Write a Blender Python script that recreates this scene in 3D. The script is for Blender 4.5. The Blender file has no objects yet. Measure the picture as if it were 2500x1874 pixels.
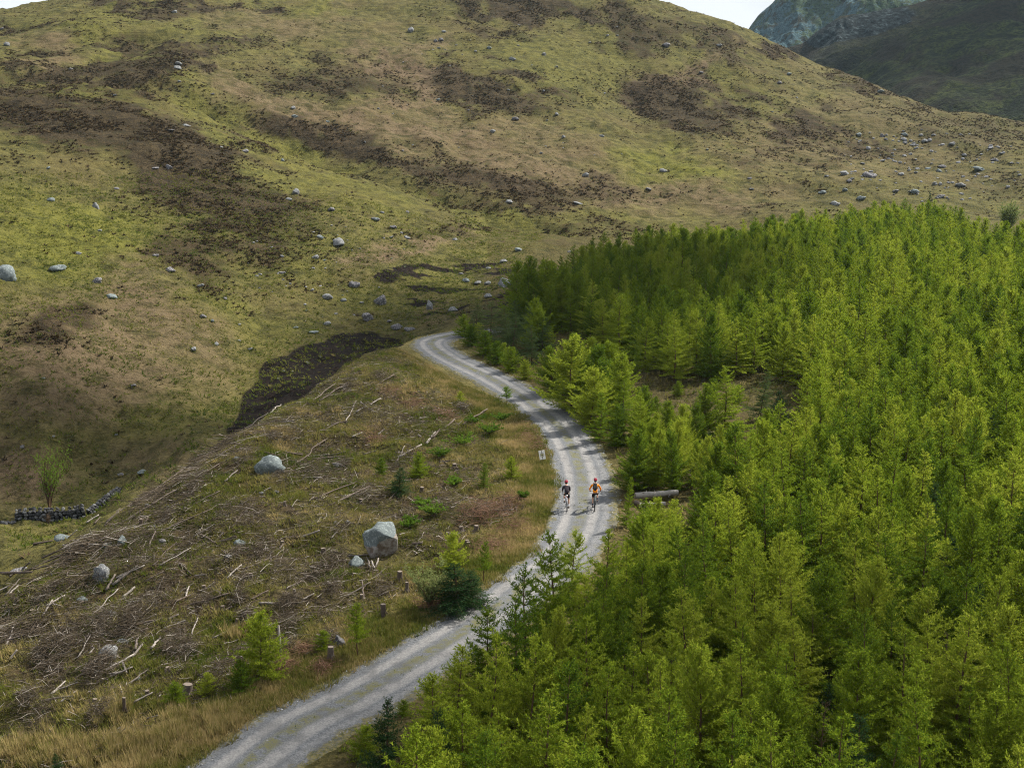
import bpy, bmesh, math, random
import numpy as np
from mathutils import Vector, Matrix, Euler

R_ = math.radians
sc = bpy.context.scene
COL = sc.collection
rng = np.random.default_rng(7)
random.seed(7)

# ------------------------------------------------------------------ camera
FPX, PITCH, CAMH = 3200.0, R_(12.5), 23.7          # focal length in photo pixels, downward pitch, height over the track
cd = bpy.data.cameras.new('camera'); cam = bpy.data.objects.new('camera', cd); COL.objects.link(cam)
cd.sensor_width = 36.0; cd.lens = 36.0 * FPX / 2500.0
cd.clip_start = 0.5; cd.clip_end = 20000
cam.location = (0, 0, CAMH); cam.rotation_euler = (math.pi / 2 - PITCH, 0, 0)
sc.camera = cam

# ------------------------------------------------------------------ sky, sun, exposure
SUN_EL, SUN_AZ = R_(44), R_(50)                      # azimuth from straight ahead (+Y) towards the right (+X)
world = bpy.data.worlds.new('World'); sc.world = world; world.use_nodes = True
wn, wl = world.node_tree.nodes, world.node_tree.links
wn.clear()
wo = wn.new('ShaderNodeOutputWorld'); bg = wn.new('ShaderNodeBackground')
sky = wn.new('ShaderNodeTexSky'); sky.sky_type = 'NISHITA'; sky.sun_disc = False
sky.sun_elevation = SUN_EL; sky.sun_rotation = SUN_AZ; sky.altitude = 200
sky.air_density = 1.0; sky.dust_density = 1.5; sky.ozone_density = 1.0
tc = wn.new('ShaderNodeTexCoord')
mp = wn.new('ShaderNodeMapping'); mp.inputs['Scale'].default_value = (1, 1, 2.2)
nz = wn.new('ShaderNodeTexNoise'); nz.inputs['Scale'].default_value = 2.6; nz.inputs['Detail'].default_value = 7; nz.inputs['Roughness'].default_value = 0.55
cr = wn.new('ShaderNodeValToRGB'); cr.color_ramp.elements[0].position = 0.30; cr.color_ramp.elements[1].position = 0.52
mx = wn.new('ShaderNodeMix'); mx.data_type = 'RGBA'
mx.inputs[7].default_value = (9.6, 9.9, 10.4, 1)      # thin bright cloud over most of the sky
wl.new(tc.outputs['Generated'], mp.inputs['Vector']); wl.new(mp.outputs['Vector'], nz.inputs['Vector'])
wl.new(nz.outputs['Fac'], cr.inputs['Fac']); wl.new(cr.outputs['Color'], mx.inputs[0])
wl.new(sky.outputs['Color'], mx.inputs[6]); wl.new(mx.outputs[2], bg.inputs['Color'])
bg.inputs['Strength'].default_value = 0.05
wl.new(bg.outputs['Background'], wo.inputs['Surface'])
sd = bpy.data.lights.new('sun', 'SUN'); sd.energy = 5.0; sd.angle = R_(0.5); sd.color = (1.0, 0.95, 0.86)
sun = bpy.data.objects.new('sun', sd); COL.objects.link(sun)
SUNV = Vector((math.sin(SUN_AZ) * math.cos(SUN_EL), math.cos(SUN_AZ) * math.cos(SUN_EL), math.sin(SUN_EL)))
sun.rotation_euler = SUNV.to_track_quat('Z', 'Y').to_euler(); sun.location = (60, 60, 120)
vs = sc.view_settings
vs.view_transform = 'Standard'; vs.look = 'None'; vs.gamma = 1.0; vs.use_curve_mapping = False; vs.exposure = 0.98
sc.cycles.filter_width = 1.05
sc.cycles.use_denoising = True; sc.cycles.denoising_prefilter = 'NONE'
sc.cycles.max_bounces = 6; sc.cycles.diffuse_bounces = 3; sc.cycles.transmission_bounces = 4
sc.cycles.transparent_max_bounces = 6; sc.cycles.glossy_bounces = 2; sc.cycles.volume_bounces = 0

# ------------------------------------------------------------------ pixel <-> place
CP, SP = math.cos(PITCH), math.sin(PITCH)
def ray(px, py):
    px = np.asarray(px, float); py = np.asarray(py, float)
    a, b = px - 1250.0, 937.0 - py
    return np.stack([a, FPX * CP + b * SP, -FPX * SP + b * CP], -1)
def on_z(px, py, z=0.0):
    r = ray(px, py); t = (z - CAMH) / r[..., 2]
    return r[..., :2] * t[..., None]
def project(x, y, z):
    zc = y * CP - (z - CAMH) * SP; yc = y * SP + (z - CAMH) * CP
    zc = np.maximum(zc, 0.1)
    return 1250 + FPX * x / zc, 937 - FPX * yc / zc

# ------------------------------------------------------------------ noise
def _h(ix, iy, s):
    n = (ix * 374761393 + iy * 668265263 + s * 2147483647) & 0xffffffff
    n = ((n ^ (n >> 13)) * 1274126177) & 0xffffffff
    return ((n ^ (n >> 16)) & 0xffff) / 65535.0
def vnoise(x, y, s=0):
    x = np.asarray(x, float); y = np.asarray(y, float)
    ix = np.floor(x).astype(np.int64); iy = np.floor(y).astype(np.int64)
    fx = x - ix; fy = y - iy; fx = fx * fx * (3 - 2 * fx); fy = fy * fy * (3 - 2 * fy)
    a = _h(ix, iy, s); b = _h(ix + 1, iy, s); c = _h(ix, iy + 1, s); d = _h(ix + 1, iy + 1, s)
    return (a * (1 - fx) + b * fx) * (1 - fy) + (c * (1 - fx) + d * fx) * fy
def fbm(x, y, s=0, o=4):
    t = 0; a = 0.5; n = 0
    for k in range(o):
        t = t + a * vnoise(x * 2 ** k + 17.3 * k, y * 2 ** k - 9.1 * k, s + k); n += a; a *= 0.5
    return t / n
def sstep(a, b, x):
    t = np.clip((x - a) / (b - a), 0, 1); return t * t * (3 - 2 * t)
def inpoly(px, py, poly):
    px = np.asarray(px); py = np.asarray(py)
    r = np.zeros(px.shape, bool); n = len(poly)
    for i in range(n):
        x0, y0 = poly[i]; x1, y1 = poly[(i + 1) % n]
        if y0 == y1: continue
        c = ((y0 > py) != (y1 > py)) & (px < (x1 - x0) * (py - y0) / (y1 - y0) + x0)
        r ^= c
    return r

# ------------------------------------------------------------------ the track's line (left edge seen in the photo, on level ground)
L_EDGE = [(490,1874),(653,1749),(794,1688),(936,1607),(1026,1553),(1144,1481),(1229,1408),(1293,1371),(1325,1322),(1354,1278),(1366,1229),(1368,1168),(1362,1139),(1346,1091),(1325,1054),(1301,1025),(1252,985),(1220,964),(1163,928),(1102,899),(1053,875),(1020,850),(1014,838),(1030,826),(1073,816),(1120,808)]
le = on_z([q[0] for q in L_EDGE], [q[1] for q in L_EDGE])
le = np.concatenate([[[-21, 20], [-15.5, 33]], le, [[-2.5, 133.0], [1.5, 134], [5, 137]]])
def resample(p, step):
    for _ in range(3):
        q = [p[0]]
        for a, b in zip(p[:-1], p[1:]): q += [a * .75 + b * .25, a * .25 + b * .75]
        p = np.array(q + [p[-1]])
    d = np.r_[0, np.cumsum(np.linalg.norm(np.diff(p, axis=0), axis=1))]
    s = np.arange(0, d[-1], step)
    return np.stack([np.interp(s, d, p[:, 0]), np.interp(s, d, p[:, 1])], -1)
LE = resample(le, 0.4)
def normals(p):
    t = np.gradient(p, axis=0); t /= np.linalg.norm(t, axis=1)[:, None]
    return np.stack([t[:, 1], -t[:, 0]], -1)
TW = 2.95
n0 = normals(LE)
for _ in range(40): n0 = (np.roll(n0, 1, 0) + np.roll(n0, -1, 0) + n0) / 3 if False else np.concatenate([n0[:1], (n0[:-2] + n0[1:-1] + n0[2:]) / 3, n0[-1:]])
n0 /= np.linalg.norm(n0, axis=1)[:, None]
CE = LE + n0 * TW / 2
def road_dist(x, y):
    x = np.asarray(x, float); y = np.asarray(y, float)
    sh = x.shape; x = x.ravel(); y = y.ravel()
    out = np.full(x.shape, 99.0)
    near = (y > 10) & (y < 175) & (np.abs(x) < 60)
    idx = np.where(near)[0]
    P = CE[::2]
    for k in range(0, len(idx), 20000):
        i = idx[k:k + 20000]
        d = (x[i, None] - P[None, :, 0]) ** 2 + (y[i, None] - P[None, :, 1]) ** 2
        out[i] = np.sqrt(d.min(1))
    return out.reshape(sh)

# ------------------------------------------------------------------ heights: control points (photo x, y, distance ahead) or (photo x, y, height)
CD = [(210,1266,97.5),(292,1236,102),(120,1262,98),(0,1312,90),(0,1262,98),(300,1182,100),(430,1102,105),(560,1035,110),(700,945,125),(850,868,140),(955,832,150),
 (300,1000,118),(100,1000,112),(0,1130,108),(180,1130,108),(100,800,130),(300,800,138),(500,800,142),(560,900,132),(700,800,150),
 (20,650,150),(300,650,158),(600,650,168),(830,650,180),(830,750,165),(1000,780,160),(1100,680,185),(1260,600,205),
 (0,500,175),(300,500,190),(600,500,205),(900,560,200),(1250,560,225),(0,330,215),(250,280,242),(250,232,262),(500,320,246),(700,420,236),
 (1000,500,226),(1300,555,226),(600,290,285),(850,350,285),(1100,430,268),(1400,500,262),(300,100,345),(0,150,312),(0,60,380),(0,36,430),(150,0,470),
 (600,200,320),(600,100,365),(600,0,430),(1000,300,300),(1000,200,345),(1000,100,390),(1000,0,440),(1000,-90,510),(500,-90,500),(1400,-70,500),(1400,400,292),(1400,300,325),(1400,200,368),
 (1400,100,410),(1400,0,450),(1570,0,456),(1700,35,456),(1820,78,450),(1700,200,395),(1700,300,340),(1700,400,296),(1700,520,266),(2000,400,312),(2000,300,362),
 (2000,200,410),(2000,165,430),(2100,195,425),(2200,240,420),(2350,282,412),(2500,305,405),(2250,400,330),(2480,400,330),(2400,480,290),(2000,500,272),
 (-300,1262,95),(-300,900,112),(-300,650,140),(-300,400,185),(-300,150,300),(-300,50,400),(2800,330,400),(2800,420,320),(2800,490,285)]
CZ = [(300,1700,-.7),(0,1874,-1.2),(0,1650,-2.2),(250,1500,-1.3),(0,1450,-3.0),(600,1500,-.35),(450,1300,-.6),(800,1300,.1),(900,1100,.3),(1100,1050,.2),(750,1100,.25),
 (965,848,.15),(907,858,.15),(809,916,.2),(728,981,.25),(667,1005,.2),(577,1062,.1),(512,1111,-.1),(383,1197,-.8),(280,1252,-1.5),(211,1286,-2.1),(130,1327,-3.0),(0,1345,-3.5),(-300,1500,-4),(-300,1850,-2.5),
 (1700,1300,.1),(2000,1500,.3),(2400,1800,.4),(2400,1200,1.0),(2000,900,.9),(2400,800,1.2),(2400,650,1.0),(1700,700,.3),(2000,600,.5),(2200,575,.7),(1750,1050,.5),(1400,700,0),
 (1500,640,.2),(1550,900,.3),(1250,850,0),(2800,1800,.6),(2800,1000,1.2),(2800,600,1.0)]
pts = []
for x, y, d in CD:
    r = ray(x, y); t = d / r[1]; pts.append((r[0] * t, d, CAMH + r[2] * t))
for x, y, z in CZ:
    q = on_z(x, y, z); pts.append((q[0], q[1], z))
for p in LE[::12]: pts.append((p[0], p[1], 0))
for p in (LE + n0 * TW)[::16]: pts.append((p[0], p[1], 0))
# hidden floor of the little valley behind the spur, and the far side of the skyline
for x, y, d, z in [(0,1340,82,-6.5),(150,1290,87,-7.4),(300,1215,92,-6.9),(430,1120,97,-6),(560,1045,101,-5.2),(700,960,113,-5),(850,880,129,-4.6),(960,840,138,-4.2),(-300,1400,84,-7)]:
    r = ray(x, y); pts.append((r[0] * d / r[1], d, z))
for x, d, z in [(0,480,46),(150,540,50),(600,560,62),(1000,600,66),(1400,580,58),(1570,530,50),(1700,520,42),(1820,510,34),(2000,490,22),(2200,480,12),(2350,470,6),(2500,465,2),(2800,470,4),
                (0,620,20),(600,700,20),(1200,720,20),(1800,650,-4),(2500,650,-12),(2800,650,-10),(-300,620,20),(1800,800,-8),(2500,800,-10),(600,850,0)]:
    r = ray(x, 500); pts.append((r[0] * d / r[1], d, z))
pts += [(-40, 25, -3), (0, 15, .3), (40, 20, .6), (-20, 5, -1), (20, 0, .5), (-60, 60, -6), (50, 60, 1.2)]
PT = np.array(pts)
def tps_k(d2): return 0.5 * d2 * np.log(d2 + 1e-9)
def warp(x, y):
    r = np.hypot(x, y) + 1e-9; q = np.log(r + 12) * 60      # log-polar: near and far ground equally well resolved
    th = np.arctan2(x, y); return th * 150, q
WX, WY = warp(PT[:, 0], PT[:, 1])
_n = len(PT)
_d2 = (WX[:, None] - WX) ** 2 + (WY[:, None] - WY) ** 2
A = np.zeros((_n + 3, _n + 3)); A[:_n, :_n] = tps_k(_d2) + np.eye(_n) * 6.0
Pm = np.stack([np.ones(_n), WX, WY], -1); A[:_n, _n:] = Pm; A[_n:, :_n] = Pm.T
W_ = np.linalg.solve(A, np.r_[PT[:, 2], 0, 0, 0])
def tps(x, y):
    a, b = warp(x, y); sh = a.shape; a = a.ravel(); b = b.ravel(); out = np.empty(a.shape)
    for k in range(0, len(a), 20000):
        s = slice(k, k + 20000)
        d2 = (a[s, None] - WX) ** 2 + (b[s, None] - WY) ** 2
        out[s] = tps_k(d2) @ W_[:_n] + W_[_n] + W_[_n + 1] * a[s] + W_[_n + 2] * b[s]
    return out.reshape(sh)

# polar grid round the camera's foot point
TH = np.r_[np.linspace(-180, -30, 26)[:-1], np.linspace(-30, 30, 780), np.linspace(30, 180, 26)[1:]] * math.pi / 180
RR = np.r_[np.geomspace(3, 38, 18)[:-1], np.arange(38, 130, .40), np.arange(130, 200, .55), np.arange(200, 340, 1.0), np.arange(340, 560, 1.7), np.geomspace(560, 2600, 36)]
TT, RG = np.meshgrid(TH, RR, indexing='ij')
GX, GY = RG * np.sin(TT), RG * np.cos(TT)
tcl = np.clip(TT, -R_(32), R_(32)); rcl = np.clip(RG, 24, 820)
GZ = tps(rcl * np.sin(tcl), rcl * np.cos(tcl))
far = sstep(820, 1500, RG); GZ = GZ * (1 - far) - 6 * far
side = sstep(R_(32), R_(110), np.abs(TT)); GZ = GZ * (1 - side * .8)
RD = road_dist(GX, GY)
offroad = sstep(1.7, 4.5, RD)
rough = 0.05 + offroad
clr = (TT < R_(2)) & (RG < 128) & (RG > 40)
hum = (1 + 1.1 * clr * sstep(4, 9, RD)) * (fbm(GX / 2.6, GY / 2.6, 3, 3) - .5) * .55 + (fbm(GX / .8, GY / .8, 11, 2) - .5) * .18
hill = sstep(95, 200, RG) * sstep(-30, 60, GX * -1 + RG * .2)
big = (fbm(GX / 28, GY / 28, 21, 4) - .5) * 5.0 + (fbm(GX / 7, GY / 7, 31, 3) - .5) * 1.9
GZ = GZ * sstep(1.5, 5.0, RD) + offroad * (hum * (1 + .8 * hill) + big * sstep(150, 300, RG))
# folds and little gullies cut in the hillside
def gully(line, depth, width):
    global GZ
    P = []
    for x, y, d in line:
        r = ray(x, y); P.append((r[0] * d / r[1], d))
    P = resample(np.array(P), 3.0); wob = (fbm(GX / 14, GY / 14, 77, 3) - .5) * width * 1.2
    reg = (GY > 90) & (GY < 420) & (np.abs(TT) < R_(34)); gx_, gy_ = GX[reg] + wob[reg], GY[reg] + wob[reg]
    dd = np.full(gx_.shape, 1e9)
    for p in P: dd = np.minimum(dd, (gx_ - p[0]) ** 2 + (gy_ - p[1]) ** 2)
    GZ[reg] -= depth * np.exp(-dd / width ** 2)
gully([(330,255,292),(620,302,287),(850,388,266),(1100,466,252),(1300,538,238)], 4.0, 9)
gully([(610,640,170),(575,800,143),(560,920,130),(520,1020,116)], 1.3, 4.5)
gully([(340,80,352),(260,150,318),(170,205,296),(-60,230,280)], 3.0, 7)
gully([(1500,120,400),(1560,260,345),(1640,380,300)], 2.2, 8)
gully([(1000,160,362),(1010,300,312),(1080,400,280)], 2.0, 8)
GPX, GPY = project(GX, GY, GZ)

def hz(x, y):
    x = np.asarray(x, float); y = np.asarray(y, float)
    th = np.arctan2(x, y); r = np.hypot(x, y)
    i = np.clip(np.searchsorted(TH, th) - 1, 0, len(TH) - 2); j = np.clip(np.searchsorted(RR, r) - 1, 0, len(RR) - 2)
    u = np.clip((th - TH[i]) / (TH[i + 1] - TH[i]), 0, 1); v = np.clip((r - RR[j]) / (RR[j + 1] - RR[j]), 0, 1)
    return (GZ[i, j] * (1 - u) + GZ[i + 1, j] * u) * (1 - v) + (GZ[i, j + 1] * (1 - u) + GZ[i + 1, j + 1] * u) * v
def at(px, py):
    """the point of the ground seen at a photo pixel (first hit), and its distance"""
    r = ray(px, py); th = math.atan2(r[0], r[1]); hl = math.hypot(r[0], r[1]); sl = r[2] / hl
    rr = np.arange(30, 700, .15); zz = CAMH + sl * rr
    g = hz(rr * math.sin(th), rr * math.cos(th))
    k = np.where(zz <= g)[0]
    d = rr[k[0]] if len(k) else 650.0
    x, y = d * math.sin(th), d * math.cos(th)
    return Vector((x, y, float(hz(x, y))))
def ppm(p):                                                # photo pixels per metre at a place
    return FPX / (p[1] * CP - (p[2] - CAMH) * SP)
def gnormal(x, y, e=.6):
    return Vector((float(hz(x - e, y) - hz(x + e, y)), float(hz(x, y - e) - hz(x, y + e)), 2 * e)).normalized()
# ------------------------------------------------------------------ linking helpers
def tag(o, label=None, cat=None, group=None, kind=None):
    if label: o['label'] = label
    if cat: o['category'] = cat
    if group: o['group'] = group
    if kind: o['kind'] = kind
    return o
def link(name, me, mats=None, parent=None, loc=(0, 0, 0), rot=(0, 0, 0), scale=(1, 1, 1)):
    o = bpy.data.objects.new(name, me); COL.objects.link(o)
    if mats is not None and me is not None and not me.materials:
        for m in (mats if isinstance(mats, (list, tuple)) else [mats]): me.materials.append(m)
    o.parent = parent; o.location = loc; o.rotation_euler = rot; o.scale = scale
    return o
def empty(name, loc, rot=(0, 0, 0), scale=(1, 1, 1)):
    o = bpy.data.objects.new(name, None); COL.objects.link(o); o.empty_display_size = .2
    o.location = loc; o.rotation_euler = rot; o.scale = scale
    return o
def mesh_np(name, v, f, smooth=False, attrs=None, midx=None):
    """v (n,3), f (m,3 or 4) arrays"""
    me = bpy.data.meshes.new(name); v = np.asarray(v, np.float32); f = np.asarray(f, np.int32)
    k = f.shape[1]
    me.vertices.add(len(v)); me.vertices.foreach_set('co', v.ravel())
    me.loops.add(f.size); me.loops.foreach_set('vertex_index', f.ravel())
    me.polygons.add(len(f)); me.polygons.foreach_set('loop_start', np.arange(0, f.size, k, dtype=np.int32))
    if smooth: me.polygons.foreach_set('use_smooth', np.ones(len(f), bool))
    if midx is not None: me.polygons.foreach_set('material_index', np.asarray(midx, np.int32))
    for nm, (typ, arr) in (attrs or {}).items():
        a = me.attributes.new(nm, typ, 'POINT')
        a.data.foreach_set('color' if typ == 'FLOAT_COLOR' else 'value', np.asarray(arr, np.float32).ravel())
    me.update(calc_edges=True)
    return me
def copy_tree(o, parent=None):
    c = o.copy(); COL.objects.link(c); c.parent = parent
    for ch in o.children: copy_tree(ch, c)
    return c
class MB:
    """collects tubes, boxes, prisms into one mesh"""
    def __init__(s): s.v = []; s.f = []
    def add(s, v, f):
        b = len(s.v); s.v += [tuple(q) for q in v]; s.f += [tuple(i + b for i in t) for t in f]
    def tube(s, path, rad, n=8, caps=True, closed=False):
        path = [Vector(p) for p in path]; m = len(path)
        if not isinstance(rad, (list, tuple)): rad = [rad] * m
        vs_ = []; up = None
        for i, p in enumerate(path):
            if closed: t = (path[(i + 1) % m] - path[i - 1])
            else: t = path[min(i + 1, m - 1)] - path[max(i - 1, 0)]
            t.normalize()
            if up is None: up = t.orthogonal().normalized()
            up = (up - t * up.dot(t)).normalized(); w = t.cross(up)
            for k in range(n):
                a = 2 * math.pi * k / n; vs_.append(p + (up * math.cos(a) + w * math.sin(a)) * rad[i])
        fs = []
        for i in range(m if closed else m - 1):
            j = (i + 1) % m
            for k in range(n): fs.append((i * n + k, i * n + (k + 1) % n, j * n + (k + 1) % n, j * n + k))
        if caps and not closed:
            fs.append(tuple(range(n - 1, -1, -1))); fs.append(tuple((m - 1) * n + k for k in range(n)))
        s.add(vs_, fs); return s
    def box(s, c, d, rot=None):
        M = rot.to_matrix() if rot else Matrix.Identity(3); c = Vector(c)
        v = [c + M @ Vector((x * d[0] / 2, y * d[1] / 2, z * d[2] / 2)) for x in (-1, 1) for y in (-1, 1) for z in (-1, 1)]
        s.add(v, [(0, 1, 3, 2), (4, 6, 7, 5), (0, 4, 5, 1), (2, 3, 7, 6), (0, 2, 6, 4), (1, 5, 7, 3)]); return s
    def ball(s, c, r, seg=10, ring=6, rot=None):
        M = rot.to_matrix() if rot else Matrix.Identity(3); c = Vector(c)
        if not isinstance(r, (list, tuple)): r = (r, r, r)
        v = []
        for i in range(ring + 1):
            a = math.pi * i / ring
            for k in range(seg):
                b = 2 * math.pi * k / seg
                v.append(c + M @ Vector((r[0] * math.sin(a) * math.cos(b), r[1] * math.sin(a) * math.sin(b), r[2] * math.cos(a))))
        f = [(i * seg + k, (i + 1) * seg + k, (i + 1) * seg + (k + 1) % seg, i * seg + (k + 1) % seg) for i in range(ring) for k in range(seg)]
        s.add(v, f); return s
    def mesh(s, name, smooth=True):
        me = bpy.data.meshes.new(name); me.from_pydata(s.v, [], s.f)
        if smooth: me.polygons.foreach_set('use_smooth', [True] * len(me.polygons))
        me.update(); return me
    def build(s, name, mat, parent=None, smooth=True, **k): return link(name, s.mesh(name, smooth), mat, parent, **k)

# ------------------------------------------------------------------ materials
class NT:
    def __init__(s, name):
        s.m = bpy.data.materials.new(name); s.m.use_nodes = True
        s.t = s.m.node_tree; s.t.nodes.clear(); s.n = s.t.nodes; s.l = s.t.links
        s.out = s.n.new('ShaderNodeOutputMaterial')
    def node(s, t, **k):
        q = s.n.new(t)
        for a, b in k.items(): setattr(q, a, b)
        return q
    def put(s, sock, v):
        if hasattr(v, 'is_output') or isinstance(v, bpy.types.NodeSocket): s.l.new(v, sock)
        else: sock.default_value = v if not (isinstance(v, tuple) and len(v) == 3 and len(sock.default_value) == 4) else (*v, 1)
    def noise(s, scale, detail=4, rough=.55, vec=None, dist=0):
        q = s.node('ShaderNodeTexNoise'); q.inputs['Scale'].default_value = scale; q.inputs['Detail'].default_value = detail
        q.inputs['Roughness'].default_value = rough; q.inputs['Distortion'].default_value = dist
        if vec is not None: s.l.new(vec, q.inputs['Vector'])
        return q.outputs['Fac']
    def mix(s, f, a, b):
        q = s.node('ShaderNodeMix', data_type='RGBA'); s.put(q.inputs[0], f); s.put(q.inputs[6], a); s.put(q.inputs[7], b); return q.outputs[2]
    def math(s, op, a, b=0., c=None, clamp=False):
        q = s.node('ShaderNodeMath', operation=op, use_clamp=clamp); s.put(q.inputs[0], a); s.put(q.inputs[1], b)
        if c is not None: s.put(q.inputs[2], c)
        return q.outputs[0]
    def rng(s, v, a, b, c=0., d=1.):
        q = s.node('ShaderNodeMapRange'); q.clamp = True; q.interpolation_type = 'SMOOTHSTEP'
        s.put(q.inputs[0], v)
        for i, x in enumerate((a, b, c, d)): s.put(q.inputs[i + 1], x)
        return q.outputs[0]
    def attr(s, name): return s.node('ShaderNodeAttribute', attribute_name=name)
    def sep(s, c):
        q = s.node('ShaderNodeSeparateColor'); s.l.new(c, q.inputs[0]); return q.outputs
    def obj(s): return s.node('ShaderNodeTexCoord').outputs['Object']
    def rand(s): return s.node('ShaderNodeObjectInfo').outputs['Random']
    def bump(s, h, st=.5, d=.1):
        q = s.node('ShaderNodeBump'); q.inputs['Strength'].default_value = st; q.inputs['Distance'].default_value = d
        s.l.new(h, q.inputs['Height']); return q.outputs['Normal']
    def bsdf(s, col, rough=.9, normal=None, spec=.15, metal=0.):
        q = s.node('ShaderNodeBsdfPrincipled'); s.put(q.inputs['Base Color'], col); s.put(q.inputs['Roughness'], rough)
        q.inputs['Specular IOR Level'].default_value = spec; q.inputs['Metallic'].default_value = metal
        if normal is not None: s.l.new(normal, q.inputs['Normal'])
        s.l.new(q.outputs[0], s.out.inputs[0]); return s.m
    def leaf(s, col, trans=.45, boost=1.0):
        a = s.node('ShaderNodeBsdfDiffuse'); b = s.node('ShaderNodeBsdfTranslucent'); m = s.node('ShaderNodeMixShader')
        s.put(a.inputs[0], col); s.put(b.inputs[0], col); m.inputs[0].default_value = trans
        s.l.new(a.outputs[0], m.inputs[1]); s.l.new(b.outputs[0], m.inputs[2]); s.l.new(m.outputs[0], s.out.inputs[0]); return s.m
def plain(name, col, rough=.7, spec=.3, var=.15, scale=20., metal=0.):
    t = NT(name); n = t.noise(scale, 3, vec=t.obj())
    lo = tuple(c * (1 - var) for c in col); hi = tuple(min(1, c * (1 + var)) for c in col)
    return t.bsdf(t.mix(n, lo, hi), rough, spec=spec, metal=metal)
def foliage(name, dark, mid, lite, trans=.45):
    t = NT(name); a = t.attr('tint').outputs['Fac']; r = t.rand()
    v = t.math('ADD', t.math('MULTIPLY', a, .45), t.math('MULTIPLY', r, .55))
    c = t.mix(t.rng(v, .15, .5), dark, mid); c = t.mix(t.rng(v, .5, .9), c, lite)
    return t.leaf(c, trans)
M_LARCH = foliage('larch needles', (.064, .120, .012), (.182, .248, .018), (.350, .392, .044), .54)
M_SPRUCE = foliage('spruce needles', (.020, .045, .016), (.032, .068, .022), (.055, .10, .030), .25)
M_GREY = foliage('grey green needles', (.045, .080, .026), (.08, .115, .036), (.12, .155, .05), .4)
M_SHRUB = foliage('shrub leaves', (.06, .12, .012), (.10, .18, .018), (.16, .25, .03), .45)
M_WILLOW = foliage('willow leaves', (.15, .19, .06), (.22, .26, .09), (.31, .35, .14), .45)
M_DEADN = foliage('dead needles', (.06, .045, .03), (.09, .065, .045), (.13, .10, .07), .2)
t = NT('bark'); n = t.noise(14, 4, vec=t.obj())
M_BARK = t.bsdf(t.mix(n, (.045, .026, .014), (.15, .095, .055)), .9, t.bump(n, .6, .02))
t = NT('weathered wood'); o = t.obj(); n = t.noise(9, 5, vec=o); r = t.rand()
M_LOG = t.bsdf(t.mix(n, t.mix(r, (.05, .040, .032), (.17, .145, .125)), t.mix(r, (.12, .10, .08), (.40, .36, .325))), .85, t.bump(n, .5, .03))
t = NT('bleached wood'); n = t.noise(7, 5, vec=t.obj())
M_PALE = t.bsdf(t.mix(n, (.17, .155, .135), (.44, .41, .375)), .85, t.bump(n, .5, .03))
t = NT('dark wood'); n = t.noise(9, 5, vec=t.obj()); r = t.rand()
M_DLOG = t.bsdf(t.mix(n, (.05, .038, .03), t.mix(r, (.12, .09, .07), (.20, .165, .14))), .9, t.bump(n, .5, .03))
t = NT('cut wood'); n = t.noise(30, 3, vec=t.obj())
M_CUT = t.bsdf(t.mix(n, (.11, .085, .065), (.24, .20, .165)), .9)
def rockmat(name, a, b, lichen, moss=.0):
    t = NT(name); o = t.obj(); r = t.rand()
    n = t.noise(2.2, 6, .6, o); n2 = t.noise(5.5, 5, .65, o); n3 = t.noise(22, 4, .6, o)
    c = t.mix(n, t.mix(r, a, tuple(x * 1.35 for x in a)), b)
    c = t.mix(t.rng(n2, .52, .62), c, lichen)
    c = t.mix(t.rng(n3, .60, .72, 0, .6), c, (.05, .05, .05))
    g = t.node('ShaderNodeNewGeometry'); z = t.sep(g.outputs['Normal'])[2] if False else None
    h = t.math('ADD', n2, t.math('MULTIPLY', n3, .5))
    return t.bsdf(c, .92, t.bump(h, .9, .05))
M_ROCK = rockmat('grey lichened rock', (.08, .083, .085), (.19, .195, .20), (.33, .33, .31))
M_ROCKB = rockmat('blue grey rock', (.075, .09, .09), (.155, .18, .18), (.23, .26, .255))
M_ROCKD = rockmat('dark rock', (.05, .05, .055), (.14, .135, .14), (.38, .36, .35))
M_WALL = rockmat('wall stone', (.02, .02, .022), (.09, .09, .095), (.20, .20, .20))
M_WALLP = rockmat('pale wall stone', (.10, .10, .10), (.22, .22, .22), (.36, .36, .35))
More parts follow.
